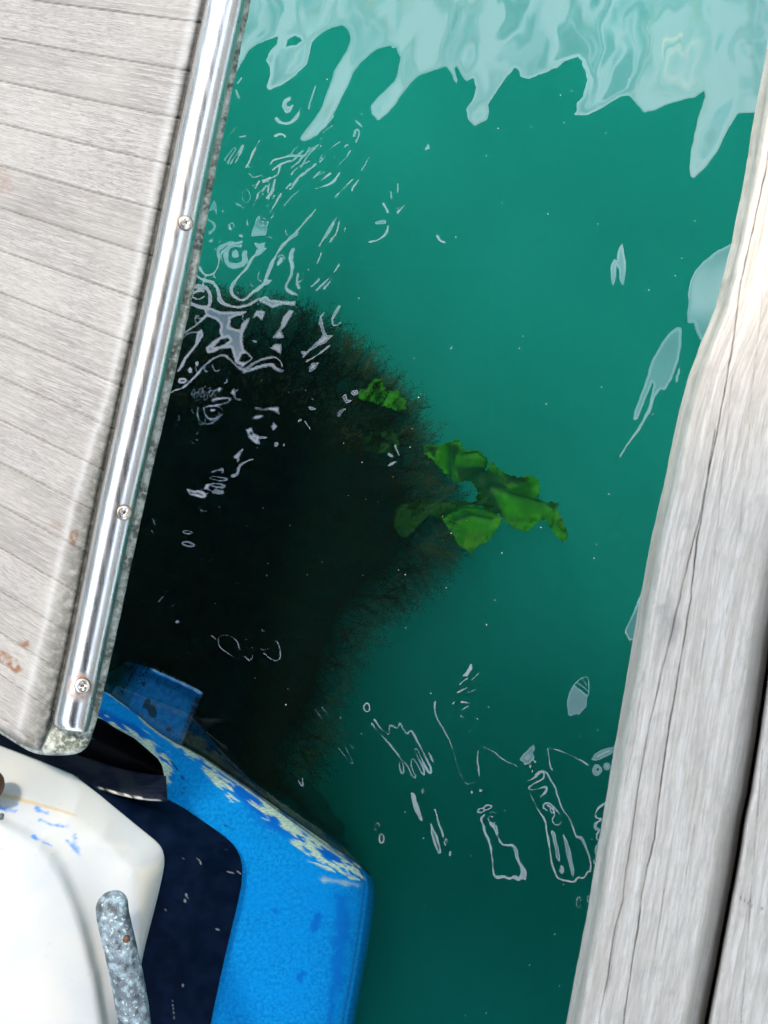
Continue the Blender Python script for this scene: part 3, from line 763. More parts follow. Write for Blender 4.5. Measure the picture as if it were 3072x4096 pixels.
# navy band between white and blue
m = NT('navy paint')
sc1 = m.noise(m.pix(90, 14), 1.0, 4); d1 = m.noise(m.pix(), 16, 5)
cn = m.mix(m.rng(d1, .35, .7), (.0012, .0040, .013), (.003, .008, .022))
cn = m.mix(m.rng(sc1, .70, .76, 0, .35), cn, (.05, .06, .08))
cn = m.mix(m.at('chip'), cn, (.42, .42, .38))
m.bsdf(cn, m.rng(d1, .3, .7, .4, .55), normal=m.bump(d1, .12, .002), spec=.02)
navy = m.m
G = loft([r1b[::-1], (r0*.5+r1b*.5)[::-1] + [0, 0, .012], r0[::-1]], [26, 26])[:, ::-1]
G = G[::-1]     # white edge first row
gx_, gy_ = G[..., 0], G[..., 1]
chip = np.zeros(gx_.shape)
for pts, wd in (([(790,3433),(800,3445),(806,3462)], 1.6), ([(745,3575),(748,3590),(740,3605)], 2.2), ([(912,3488),(928,3492),(935,3490)], 1.5), ([(950,3486),(962,3494)], 2), ([(730,3932),(733,3955)], 1.6),
                ([(615,3765),(590,3860)], 1.0), ([(690,4005),(697,4080)], 1), ([(899,3399),(904,3400)], 1.5), ([(728,3433),(736,3433)], 1.2), ([(868,3716),(872,3720)], 2.6), ([(662,3642),(665,3645)], 2.2)):
    chip = np.maximum(chip, np.clip(wd*1.3 - seg_dist(gx_, gy_, pts), 0, 1)*.55)
edgenoise = noise2(gx_, gy_, 12, 77)
hull = loft_obj('navy_stripe', G, navy, boat, dict(chip=chip))

# blue antifouling: from the navy border and the drain lip out to the waterline
inn = corner_ring([(-420,2520),(-100,2640),(200,2775),(376,2866),(415,2880),(460,2911),(536,2951),(595,3002),(632,3035),(648,3062),(655,3092),(660,3140),(664,3192),(735,3230),(842,3304),(897,3344)], [(922,3366),(944,3399),(958,3440),(961,3480),(957,3540)], [(941,3620),(916,3720),(881,3870),(841,4060),(806,4230)], .156, n1_*2, nc_, n2_)
outr = corner_ring([(-420,2330),(-100,2490),(200,2640),(389,2755),(435,2776),(536,2850),(600,2905),(640,2935),(700,2972),(760,3003),(810,3032),(900,3095),(1000,3165),(1100,3240),(1200,3312),(1300,3385)], [(1395,3448),(1425,3470),(1446,3498),(1452,3530),(1448,3570)], [(1440,3640),(1424,3750),(1400,3900),(1378,4010),(1338,4230)], .016, n1_*2, nc_, n2_)
sub = corner_ring([(-420,2325),(-100,2485),(200,2635),(389,2750),(437,2772),(538,2846),(602,2901),(642,2931),(702,2968),(762,2999),(814,3028),(905,3090),(1010,3160),(1115,3236),(1218,3308),(1320,3378)], [(1422,3448),(1460,3480),(1484,3520),(1490,3570),(1486,3620)], [(1478,3690),(1464,3780),(1442,3900),(1422,4010),(1385,4230)], -.055, n1_*2, nc_, n2_)
deep = sub.copy(); deep[:, 2] = -.42; deep[:, :2] = sub[:, :2] + (np.array([200, 4200]) - sub[:, :2])*.02
deep2 = sub.copy(); deep2[:, 2] = -.75; deep2[:, :2] = sub[:, :2] + (np.array([0, 4300]) - sub[:, :2])*.35
# a chamfer along the transom's outer edge
cham = outr*.78 + inn*.22; cham[:, 2] = .062
G = loft([inn, cham, outr, sub, deep, deep2], [34, 22, 8, 12, 6])
gx_, gy_ = G[..., 0], G[..., 1]
rown = np.linspace(0, 1, 34)
wear = np.zeros(gx_.shape)
outer_d = seg_dist(gx_, gy_, [tuple(p[:2]) for p in outr[::6]])
inner_d = seg_dist(gx_, gy_, [(376,2866),(415,2880),(460,2911),(536,2951),(595,3002),(632,3035),(648,3062),(655,3092)])
nzA = noise2(gx_*.81 + gy_*.58, (gy_*.81 - gx_*.58)*3.4, 150, 41, 5); nzB = noise2(gx_, gy_, 38, 42, 4)
t_along = gx_
z1 = np.clip(1 - outer_d/np.interp(gx_, [640, 800, 920, 1200, 1400, 1470], [3, 40, 85, 100, 60, 8]), 0, 1)
z1 = z1*(gy_ < 3520)*(G[..., 2] > -.02)
z2 = np.clip(1 - inner_d/np.interp(gx_, [300, 450, 600, 700, 760], [62, 58, 60, 60, 10]), 0, 1)*(gy_ < 3160)
zc = np.maximum(np.minimum(z1, .62)*1.1, z2*1.15)
nzC = noise2(gx_*.81 + gy_*.58, (gy_*.81 - gx_*.58)*4, 40, 43, 4)
wear = np.clip((zc - .60 + 1.2*nzA + .3*nzB + 1.3*nzC)*3.2, 0, 1)*np.clip(np.maximum(z1, z2)*8, 0, 1)
wear = np.maximum(wear, np.clip(1.2 - outer_d/7 + nzB, 0, 1)*(gx_ > 560)*(gx_ < 1400)*(G[..., 2] > 0)*(gy_ < 3490)*.75)
wear = np.maximum(wear, .55*np.clip(1 - seg_dist(gx_, gy_, [(1290,3518),(1340,3524),(1390,3532),(1430,3540)])/14 + nzB, 0, 1)*(G[..., 2] > -.01))
dark = np.clip((np.maximum(z1, z2) - .25 - .6*nzA)*2.5, 0, 1)*.9*(np.maximum(z1, z2) > .05)
dark = np.maximum(dark, .6*np.clip(poly_sd(gx_+nzB*25, gy_+nzB*25, [(1330,3560),(1400,3560),(1420,3700),(1380,3950),(1330,4200),(1280,4200),(1320,3800)])/30, 0, 1))
for e in ((1265,3690,20,45,.4),(1205,3905,18,30,.2),(880,3335,40,8,.5),(1100,3640,12,10,0)): dark = np.maximum(dark, .75*np.clip(poly_sd(gx_+nzB*8, gy_+nzB*8, ell(*e))/7+.3, 0, 1))
algae = np.clip(1 - outer_d/14, 0, 1)*(G[..., 2] < .012) + np.clip((-.01 - G[..., 2])/.08, 0, 1)*(gy_ < 3500)
crease = np.clip(2.2 - seg_dist(gx_, gy_, [(800,2990+60),(700,3040),(690,3075),(660,3020)]), 0, 0)
crack = np.maximum(np.clip(1.8 - seg_dist(gx_, gy_, [(645,2995),(665,3020),(690,3052),(712,3082),(730,3110),(736,3150),(728,3185)]), 0, 1), np.clip(2.4 - seg_dist(gx_, gy_, [(897,3299),(915,3308),(930,3318)]), 0, 1))
crack = np.maximum(crack, np.clip(1.8 - seg_dist(gx_, gy_, [(398,2869),(425,2845)]), 0, 1))
m = NT('chalky blue antifouling')
f1 = m.noise(m.pix(), 70, 6, .75); f2 = m.noise(m.pix(), 6, 5); f3 = m.noise(m.pix(70, 160), 1.0, 3)
cb = m.mix(m.rng(f1, .38, .66), (.001, .12, .335), (.004, .20, .45))
cb = m.mix(m.rng(f2, .4, .7, 0, .55), cb, (.001, .17, .44))
cb = m.mix(m.math('MULTIPLY', m.at('dark'), m.rng(f1, .3, .6, .6, 1)), cb, (.002, .065, .30))
cb = m.mix(m.at('wear'), cb, m.mix(m.rng(f3, .35, .65), (.22, .33, .25), (.38, .46, .34)))
cb = m.mix(m.at('crack'), cb, (.005, .03, .08))
cb = m.mix(m.math('MULTIPLY', m.at('algae'), .93, True), cb, (.012, .014, .006))
m.bsdf(cb, .75, normal=m.bump(m.math('ADD', f1, m.math('MULTIPLY', m.at('wear'), .5)), .35, .002), spec=.02)
blue = m.m
loft_obj('antifouled_bottom', G, blue, boat, dict(wear=wear, dark=dark, algae=np.clip(algae, 0, 1), crack=crack))

# drain recess under the platform corner
m = NT('black recess'); m.bsdf((.004, .004, .006), .6, spec=.2)
lipo = resample([(150,2760),(376,2862),(460,2908),(536,2948),(595,2999),(646,3050),(672,3100),(660,3106),(595,3104),(486,3086),(384,3052),(317,3031),(100,2960),(100,2850)], 90, 1)
rows = [np.c_[lipo*(1-t) + np.array([380, 2960])*t, np.full(90, z)] for t, z in ((-.015, .150), (.0, .150), (.06, .10), (.16, .05), (.5, .035), (.999, .03))]
loft_obj('drain_recess', np.array(rows), m.m, boat)

# navy rolled lip
topl = resample([(-420,2760),(-100,2890),(100,2955),(317,3023),(384,3044),(486,3078),(595,3097),(650,3100),(664,3104)], 110, 1)
botl = resample([(-420,2850),(-150,2958),(0,3012),(120,3052),(300,3112),(340,3142),(410,3165),(490,3186),(570,3202),(671,3206)], 110, 1)
rows = []
for k in range(17):
    a = math.pi*k/16; t = (1-math.cos(a))/2
    q = topl*(1-t) + botl*t
    endf = np.clip((680 - q[:, 0])/26, 0, 1)**.5
    rows.append(np.c_[q, .160 + .115*t*1.0 + .030*math.sin(a)*endf])
G = np.array(rows)
gx_, gy_ = G[..., 0], G[..., 1]
bd = seg_dist(gx_, gy_, [tuple(p) for p in botl[::4]])
chip = np.clip(1.3 - bd/5, 0, 1)*np.clip(.5 + 2.2*noise2(gx_, gy_, 26, 88, 3), 0, 1)
chip = np.maximum(chip, np.clip(1.6-seg_dist(gx_, gy_, [(300,3108),(420,3160),(570,3192)]), 0, 1)*np.clip(.6+noise2(gx_, gy_, 18, 5), 0, 1))
for q in ([(455,3172),(473,3177)], [(502,3182),(528,3190)], [(545,3192),(570,3199)]): chip = np.maximum(chip, np.clip(4.4 - seg_dist(gx_, gy_, q), 0, 1))
m = NT('scuffed dark gelcoat')
d1 = m.noise(m.pix(20, 60), 1.0, 5); d2 = m.noise(m.pix(), 9, 4, .6, .6)
cn = m.mix(m.rng(d1, .35, .7), (.003, .005, .012), (.010, .012, .020))
cn = m.mix(m.rng(d2, .50, .62, 0, .75), cn, (.014, .016, .022))
cn = m.mix(m.at('chip'), cn, (.45, .43, .38))
m.bsdf(cn, .6, normal=m.bump(d1, .25, .002), spec=.03)
loft_obj('rolled_lip', G, m.m, boat, dict(chip=chip))

# white topsides and raised coaming
rA = corner_ring([(-420,2950),(-150,3060),(0,3135),(150,3195),(288,3255),(345,3300),(405,3345),(450,3395),(490,3440)], [(522,3470),(536,3488),(544,3512),(549,3545),(551,3580)], [(553,3640),(556,3775),(552,3900),(520,4000),(470,4230)], .345, n1_, nc_, n2_)
rB = corner_ring([(-420,3090),(-150,3180),(0,3255),(100,3300),(180,3350),(225,3395),(260,3445),(290,3500),(312,3545)], [(330,3585),(345,3620),(358,3660),(368,3700),(380,3750)], [(392,3810),(410,3880),(432,4045),(436,4100),(440,4230)], .374, n1_, nc_, n2_)
rC = corner_ring([(-420,3150),(-150,3240),(0,3330),(80,3385),(140,3430),(180,3470),(215,3520),(240,3560),(262,3610)], [(280,3650),(295,3690),(308,3730),(320,3770),(332,3815)], [(345,3870),(362,3930),(380,4060),(386,4120),(392,4230)], .394, n1_, nc_, n2_)
rD = rC.copy(); rD[:, :2] += (np.array([-200, 4100]) - rC[:, :2])*.35; rD[:, 2] = .412
rE = rC.copy(); rE[:, :2] += (np.array([-300, 4300]) - rC[:, :2])*.97; rE[:, 2] = .42
r0w = r0.copy(); r0w[:, 2] = .302
r0u = r0.copy(); r0u[:, 2] = .285; r0u[:, :2] += (np.array([300, 3800]) - r0[:, :2])*.02
G = loft([r0u, r0w, rA, rB, rC, rD, rE][::-1], [14, 14, 16, 18, 34, 3])
gx_, gy_ = G[..., 0], G[..., 1]
n_a = noise2(gx_, gy_, 18, 51, 3); n_b = noise2(gx_, gy_, 45, 52, 3)
def sm(d, s): return np.clip(d/s + .5, 0, 1)
tan = sm(3 + 4.5*np.clip((300-gx_)/200, .3, 1.2) - seg_dist(gx_, gy_+n_b*4, [(8,3181),(60,3190),(110,3205),(170,3222),(230,3238),(275,3252),(306,3264)]), 4)*np.clip((312-gx_)/20, 0, 1)*(gx_ > 4)
scuff = np.zeros(gx_.shape)
for pts, wd in (([(185,3292),(220,3301),(262,3308)], 3.5), ([(283,3318),(300,3330),(298,3345)], 4), ([(298,3360),(290,3378),(312,3392)], 7), ([(270,3368),(300,3372)], 3), ([(300,3400),(316,3415)], 5), ([(128,3344),(145,3354),(158,3360)], 5), ([(0,3232),(30,3240),(60,3244)], 6), ([(148,3232),(155,3242),(188,3252)], 5), ([(160,3282),(180,3284)], 3), ([(275,3302),(276,3310)], 3), ([(20,3225),(70,3222)], 2), ([(170,3370),(210,3385)], 1)):
    scuff = np.maximum(scuff, sm(wd*1.3 - seg_dist(gx_+n_a*9, gy_+n_a*9, pts) + n_a*4, 3))
scuff *= np.clip(.75 + n_a, 0, 1)
spots = np.zeros(gx_.shape)
for k in range(40):
    cx0, cy0, r0_ = rng.uniform(-20, 620), rng.uniform(3100, 4090), rng.uniform(1, 2.6)
    spots = np.maximum(spots, rng.uniform(.2, .6)*sm(r0_ - np.hypot(gx_-cx0, gy_-cy0), 2))
rimd = np.clip(1 - seg_dist(gx_, gy_, [tuple(p[:2]) for p in r0[::5]])/5, 0, 1)*(gx_ < 640)
m = NT('aged white gelcoat')
f1 = m.noise(m.pix(), 3.5, 4); f2 = m.noise(m.pix(30, 55), 1.0, 4)
cw = m.mix(m.rng(f1, .35, .7), (.34, .345, .34), (.385, .37, .34))
cw = m.mix(m.rng(f2, .66, .74, 0, .3), cw, (.35, .36, .36))
cw = m.mix(m.at('cream'), cw, (.50, .45, .36))
cw = m.mix(m.at('tan'), cw, (.36, .27, .13))
cw = m.mix(m.at('scuff'), cw, (.06, .18, .50))
cw = m.mix(m.at('spots'), cw, (.16, .17, .17))
m.bsdf(cw, .30, normal=m.bump(f1, .05, .002), spec=.4)
cream = .85*np.clip(poly_sd(gx_, gy_, [(545,3470),(640,3440),(655,3470),(640,3550),(575,3820),(560,3820),(548,3600)])/30+.3, 0, 1) + .4*np.clip(poly_sd(gx_, gy_, [(300,3350),(520,3360),(560,3420),(450,3420)])/40, 0, 1)
white = loft_obj('white_topsides', G, m.m, boat, dict(tan=tan*.8, scuff=scuff, spots=spots, cream=np.clip(cream, 0, 1)))

# speckled grab rail
pth = resample([(424,3592),(436,3660),(455,3745),(478,3840),(496,3925),(512,4010),(524,4090),(532,4180),(536,4260)], 90, 1)
kk = PX*(HC-.45)/HC
V = []; nth = 36
for i, (x, y) in enumerate(pth):
    d = math.hypot(x-pth[0][0], y-pth[0][1])
    e = math.sqrt(max(0.001, 1-max(0, 1-d/58)**2)) 
    t = pth[min(i+1, 89)] - pth[max(i-1, 0)]; t = t/np.linalg.norm(t); nx, ny = t[1], t[0]
    p = at(x, y, .45); r = 66*kk*e
    for j in range(nth):
        a = 2*math.pi*j/nth
        V.append((p[0] + nx*math.cos(a)*r, p[1] + ny*math.cos(a)*r, .436 + math.sin(a)*r*.85 - .012*max(0, 1-d/80)))
Fq = []
for i in range(89):
    for j in range(nth): Fq.append((i*nth+j, i*nth+(j+1) % nth, (i+1)*nth+(j+1) % nth, (i+1)*nth+j))
p0 = at(*(pth[0] - (pth[1]-pth[0])*.6), .45); V.append((p0[0], p0[1], .424))
for j in range(nth): Fq.append((j, len(V)-1, len(V)-1, (j+1) % nth))
m = NT('lichen speckled rubber')
v1 = m.n('ShaderNodeTexVoronoi'); m.l(m.obj(), v1.inputs['Vector']); v1.inputs['Scale'].default_value = 210
f1 = m.noise(m.obj(), 95, 5, .6); f2 = m.noise(m.obj(), 240, 4, .6); f3 = m.noise(m.obj(), 28, 3)
cg = m.mix(m.rng(f3, .4, .65), (.06, .075, .085), (.13, .16, .18))
cg = m.mix(m.rng(f1, .50, .62), cg, (.19, .25, .27))
cg = m.mix(m.rng(m.math('ADD', f2, m.math('MULTIPLY', f3, .5)), .84, .92), cg, (.38, .45, .44))
cg = m.mix(m.rng(f1, .44, .38, 0, .85), cg, (.018, .022, .024))
m.bsdf(cg, .6, normal=m.bump(f2, .5, .003))
gr_ = link('grab_rail', mesh_np(np.array(V), np.array(Fq)), m.m, boat)
m = NT('old bolt'); m.bsdf(m.mix(m.noise(m.obj(), 200, 3), (.05, .018, .008), (.16, .07, .03)), .6, .4)
def bolt(name, px_, py_, z, R, h, mat, parent, squash=1):
    bm = bmesh.new(); bmesh.ops.create_cone(bm, cap_ends=True, segments=24, radius1=R, radius2=R*.8, depth=h)
    bmesh.ops.bevel(bm, geom=[e for e in bm.edges if abs(e.verts[0].co.z-e.verts[1].co.z) < 1e-6], offset=R*.15, segments=2, affect='EDGES')
    for v_ in bm.verts: v_.co = Vector((v_.co.x*squash, v_.co.y, v_.co.z)) + Vector(at(px_, py_, z))
    return bm_obj(bm, name, mat, parent, True)
bolt('bolt_head', 505, 3757, .480, .0045, .006, m.m, gr_)
bm = bmesh.new(); bmesh.ops.create_uvsphere(bm, u_segments=28, v_segments=16, radius=.016)
for v_ in bm.verts:
    v_.co = Vector((v_.co.x*.9, v_.co.y*1.15, v_.co.z*1.4)) + Vector(at(-32, 3142, .385))
bm_obj(bm, 'rusty_knob', m.m, boat, True)
m2 = NT('grey stud'); m2.bsdf((.16, .18, .18), .4, .7)
bolt('stud', 8, 3263, .372, .004, .022, m2.m, boat)

# blue skeg step below the transom
m = NT('stained blue paint')
f1 = m.noise(m.pix(), 40, 5, .6); f2 = m.noise(m.pix(), 14, 4)
cb = m.mix(m.rng(f1, .35, .65), (.001, .105, .32), (.004, .19, .46))
cb = m.mix(m.rng(f2, .60, .72, 0, .7), cb, (.004, .05, .12))
cb = m.mix(m.at('wear'), cb, (.30, .45, .50))
cb = m.mix(m.at('hole'), cb, (.004, .012, .014))
cb = m.mix(m.at('grow'), cb, m.mix(m.rng(f1, .4, .6), (.012, .010, .004), (.10, .075, .03)))
m.bsdf(cb, .6, normal=m.bump(f1, .4, .003), spec=.3)
UU, VV = np.meshgrid(np.linspace(0, 1, 150), np.linspace(0, 1, 110))
c00, c10, c11, c01 = np.array([500, 2655]), np.array([803, 2778]), np.array([716, 2990]), np.array([425, 2830])
PXY = ((1-UU)*(1-VV))[..., None]*c00 + (UU*(1-VV))[..., None]*c10 + (UU*VV)[..., None]*c11 + ((1-UU)*VV)[..., None]*c01
PXY[..., 1] += (noise2(PXY[..., 0], PXY[..., 1], 40, 15)*5)
PXY[..., 1] -= 14*np.sin(UU*np.pi)*(1-VV)
ZZ = -.030 - .004*(1-np.abs(2*VV-1)) - np.clip(.25-UU, 0, 1)*.25 
ZZ = ZZ + .024*np.exp(-(VV/.09)**2)*np.clip(UU*2, 0, 1)
Gt = np.dstack([PXY, ZZ])
# sides: wrap the outline down
def skirt_rows(row, out, zs): return [np.c_[row[:, :2] + out*t, np.full(len(row), z)] for t, z in zs]
upper = skirt_rows(Gt[0], np.array([10, -9.0]), ((3.2, -.30), (2.2, -.12), (1.6, -.05), (.8, -.012)))
lower = skirt_rows(Gt[-1], np.array([0, 6.0]), ((1, -.05), (1, -.30)))
G = np.concatenate([np.array(upper), Gt, np.array(lower)])
rs = [np.stack([G[:, -1, 0] + a*26, G[:, -1, 1] + a*9, np.minimum(G[:, -1, 2], z)], -1)[:, None] for a, z in ((.25, -.02), (.75, -.05), (1.1, -.12), (1.1, -.30))]
G = np.concatenate([G] + rs, 1)
gx_, gy_ = G[..., 0], G[..., 1]
nA = noise2(gx_, gy_, 16, 91, 3)
ww = np.zeros(gx_.shape); ww[:8] = 1
ww = np.clip(1 - seg_dist(gx_, gy_, [(610,2672),(700,2712),(800,2768)])/9 + nA*.9, 0, 1)*(gx_ > 600)
hole = np.maximum.reduce([sm(poly_sd(gx_+nA*6, gy_+nA*6, [(578,2800),(592,2792),(602,2800),(603,2815),(622,2825),(632,2855),(610,2872),(595,2860),(588,2838),(570,2832),(572,2812)]), 4), sm(poly_sd(gx_+nA*6, gy_+nA*6, ell(573,2735,8,10)), 4), sm(poly_sd(gx_+nA*6, gy_+nA*6, ell(676,2919,12,9)), 4), .5*sm(poly_sd(gx_+nA*6, gy_+nA*6, ell(682,2768,9,7)), 4)])
grow = np.zeros(gx_.shape); grow[:, 150:] = 1
grow = np.maximum(grow, np.clip(1 - seg_dist(gx_, gy_, [(795,2790),(722,2960)])/10 + nA*1.2, 0, 1))
grow = np.maximum(grow, np.clip((500 - gx_)/60 + nA, 0, 1))
loft_obj('skeg_step', G, m.m, boat, dict(wear=ww*.9, hole=hole, grow=grow))

# underwater body below the transom, dark with growth
m = NT('fouled underwater hull'); fz = m.noise(m.obj(), 60, 5)
m.bsdf(m.mix(m.rng(fz, .4, .65), (.002, .002, .0015), (.010, .008, .003)), .9, normal=m.bump(fz, .6, .006), spec=.05)
foul = m.m

# ================================================================== pier
m = NT('weathered grey deck timber')
uu = m.pix()
w1 = m.noise(m.pix(38, 1.5), 1.0, 5, .6, .25); w2 = m.noise(m.pix(110, 9), 1.0, 4, .7); w3 = m.noise(m.pix(24, 11), 1.0, 5, .65)
cp = m.mix(m.rng(w1, .35, .68), (.45, .38, .31), (.61, .53, .45))
cp = m.mix(m.rng(w2, .42, .64, .0, .42), cp, (.30, .27, .235))
cp = m.mix(m.rng(w3, .50, .70, 0, .42), cp, (.36, .31, .235))
cp = m.mix(m.rng(m.noise(m.pix(5, 3), 1.0, 4), .6, .72, 0, .5), cp, (.20, .19, .17))
cp = m.mix(m.at('crack'), cp, (.05, .042, .035))
cp = m.mix(m.at('edge_shade'), cp, (.13, .12, .10))
m.bsdf(cp, .85, normal=m.bump(m.math('ADD', w2, m.math('MULTIPLY', w1, 1.2)), .45, .003), spec=.25)
timber = m.m
pier = empty('wooden_pier', at(2900, 2048, .6))
tag(pier, 'weathered grey wooden pier edge of thick planks along the right side', 'pier')
ZT = .60
yy = np.linspace(-200, 4300, 420)
Lx = np.interp(yy, [-200, 0, 333, 944, 1240, 1370, 1500, 1667, 1900, 2185, 2560, 2963, 3593, 4096, 4300], [3170, 3130, 3072, 2963, 2885, 2835, 2785, 2741, 2692, 2630, 2560, 2491, 2389, 2296, 2260])
Lx = Lx + noise2(yy, yy*0, 240, 71)*5 + noise2(yy, yy*0, 50, 72)*2.0
p2x = np.interp(yy, [-200, 1000, 1800, 2200, 2600, 2900, 3170, 3305, 3549, 3738, 4096, 4300], [3620, 3390, 3225, 3150, 3085, 3043, 3000, 2973, 2935, 2897, 2832, 2795])
p2x = p2x + noise2(yy, yy*0, 200, 73)*5
Rx = p2x - 14
def plank(name, Lx, Rx, rl, rr_, seed, cracks=(), dz=0):
    cols = []
    for off, z in ((-30, ZT-.12), (-16, ZT-.10), (-1, ZT-.07), (0, ZT-.045), (3, ZT-.030)): cols.append((Lx+off, z+dz+0*Lx))
    for t in np.linspace(0, 1, 9)[1:]: cols.append((Lx+3+rl*(t**1.6), ZT-.030+.030*math.sin(t*math.pi/2)+dz+0*Lx))
    x0 = Lx+3+rl; x1 = Rx-rr_
    for t in np.linspace(0, 1, 170)[1:]: cols.append((x0+(x1-x0)*t, ZT+dz+0*Lx))
    for t in np.linspace(0, 1, 12)[1:]: cols.append((x1+rr_*(1-(1-t)**1.3), ZT-.028*(1-math.cos(t*math.pi/2))+dz+0*Lx))
    cols.append((Rx, ZT-.12+dz+0*Lx))
    GXp = np.stack([c_[0] for c_ in cols], 1); GZp = np.stack([c_[1] for c_ in cols], 1)
    GYp = np.repeat(yy[:, None], GXp.shape[1], 1)
    GZp = GZp + noise2((GXp-Lx[:, None]), GYp*.12, 26, seed)*.0012
    crack = np.zeros(GXp.shape)
    for pts, wd in cracks:
        crack = np.maximum(crack, np.clip(wd*(1+.6*noise2(GXp, GYp, 70, 4)) + .6 - seg_dist(GXp + noise2(GXp*0, GYp, 60, 6)*4, GYp, pts), 0, 3)/3)
    GZp = GZp - .002*crack
    edge_shade = np.clip((GXp - (Rx-rr_*1.05)[:, None])/(rr_*.95), 0, 1)**.8*.9  # shade on the rounded right edge, painted into the timber colour
    G = np.stack([GXp, GYp, GZp], -1)
    nv, nu, _ = G.shape
    V = at_np(G[..., 0], G[..., 1], G[..., 2]).reshape(-1, 3)
    me = mesh_np(V, grid_faces(nv, nu))
    attrv(me, 'pix', np.stack([(GXp-Lx[:, None])/1000 + seed, GYp/1000, GZp*2], -1).reshape(-1, 3))
    attr(me, 'crack', crack); attr(me, 'edge_shade', edge_shade)
    return link(name, me, timber, pier)
CR = [([(3120,300),(3060,700),(2992,1000),(2963,1127),(2932,1373),(2913,1481),(2881,1664),(2843,1854),(2792,2139),(2761,2400),(2720,2660),(2678,2900),(2654,3062),(2632,3224),(2616,3360),(2589,3468),(2568,3576),(2551,3711),(2524,3873),(2500,4050),(2480,4250)], 2.6),
      ([(2860,1720),(2840,1850),(2805,2044),(2740,2300),(2670,2600),(2597,2900),(2578,3008),(2551,3160),(2524,3360),(2503,3495),(2492,3603),(2460,3711),(2432,3900),(2405,4035),(2380,4200)], 2.0),
      ([(2930,1500),(2890,1900),(2850,2300),(2800,2700)], 1.0), ([(2590,2600),(2540,2950),(2500,3150)], .8), ([(2470,3700),(2440,3900),(2400,4100)], .9),
      ([(3000,1700),(2960,2100),(2900,2500)], .7), ([(2660,3550),(2620,3800)], 1.4), ([(2640,2250),(2560,2750)], .7), ([(2730,3500),(2690,3900),(2650,4200)], .6),
      ([(3072,900),(3040,1300),(2990,1700)], .8), ([(2780,3300),(2745,3500)], 1.0)]
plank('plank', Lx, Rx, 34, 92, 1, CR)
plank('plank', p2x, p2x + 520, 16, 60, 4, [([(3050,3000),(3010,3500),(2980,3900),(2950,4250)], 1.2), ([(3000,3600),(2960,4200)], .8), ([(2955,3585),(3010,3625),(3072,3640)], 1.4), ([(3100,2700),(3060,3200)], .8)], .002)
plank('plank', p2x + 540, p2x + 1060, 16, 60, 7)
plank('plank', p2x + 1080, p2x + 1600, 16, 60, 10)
bm = bmesh.new()
xa = at(3000, 0, ZT)[0]
for yb in (-1.35, 1.25):
    bm = bmesh.new(); box(bm, .46, 2.2, yb-.05, yb+.05, ZT-.30, ZT-.122)
    bm_obj(bm, 'bearer', timber, pier)
for px_, py_ in ((.95, -1.6), (.95, 1.6)):
    bm = bmesh.new(); bmesh.ops.create_cone(bm, cap_ends=True, segments=28, radius1=.13, radius2=.12, depth=2.9)
    for v_ in bm.verts: v_.co += Vector((px_+.1, py_*1.0, -1.15))
    bm_obj(bm, 'pile', timber, pier, True)

# ================================================================== seaweed on the hull
core = [(300,1150),(640,1215),(800,1262),(1000,1300),(1200,1340),(1380,1480),(1560,1640),(1640,1840),(1740,2010),(1760,2150),(1640,2330),(1430,2430),(1340,2620),(1270,2780),(1240,2950),(1160,3090),(1290,3250),(1400,3430),(1000,3200),(600,2950),(300,2700)]
gxx, gyy = np.meshgrid(np.arange(240, 1960, 6.0), np.arange(1080, 3560, 6.0))
wob = noise2(gxx, gyy, 150, 101, 4)*70
sdc = poly_sd(gxx, gyy, core) + wob
darkc = poly_sd(gxx, gyy, [(400,1680),(640,1540),(900,1580),(1250,1680),(1520,1760),(1740,2050),(1620,2260),(1400,2460),(1290,2800),(1130,3050),(1330,3330),(900,3100),(400,2700)]) 
zz = np.interp(sdc, [-130, -50, 10, 80, 200, 400], [-1.3, -.45, -.10, -.035, -.018, -.012])
zz = np.maximum(zz, np.interp(darkc + wob*.5, [-150, -40, 60], [-2, -.09, -.014]))
skg = poly_sd(gxx, gyy, [(420,2700),(500,2650),(612,2668),(700,2705),(812,2775),(800,2800),(730,2980),(716,3000),(560,2950),(425,2850)])
zz = np.where(skg > 0, np.minimum(zz, -.10 - .1*np.clip(skg/10, 0, 1)), zz)
zz += noise2(gxx, gyy, 60, 103, 4)*.03*np.clip(-zz*8, .15, 1)
zz = np.minimum(zz, -.008)
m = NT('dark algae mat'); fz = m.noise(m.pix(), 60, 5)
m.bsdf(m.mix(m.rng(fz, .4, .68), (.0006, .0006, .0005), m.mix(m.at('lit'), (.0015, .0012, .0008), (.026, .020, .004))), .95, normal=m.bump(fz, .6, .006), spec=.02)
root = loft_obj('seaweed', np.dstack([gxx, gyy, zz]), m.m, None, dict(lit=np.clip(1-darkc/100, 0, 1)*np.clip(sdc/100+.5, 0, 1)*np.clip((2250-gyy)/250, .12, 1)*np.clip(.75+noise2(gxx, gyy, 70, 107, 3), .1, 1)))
tag(root, 'brown feathery seaweed growing from the hull under the water', 'seaweed', kind='stuff')

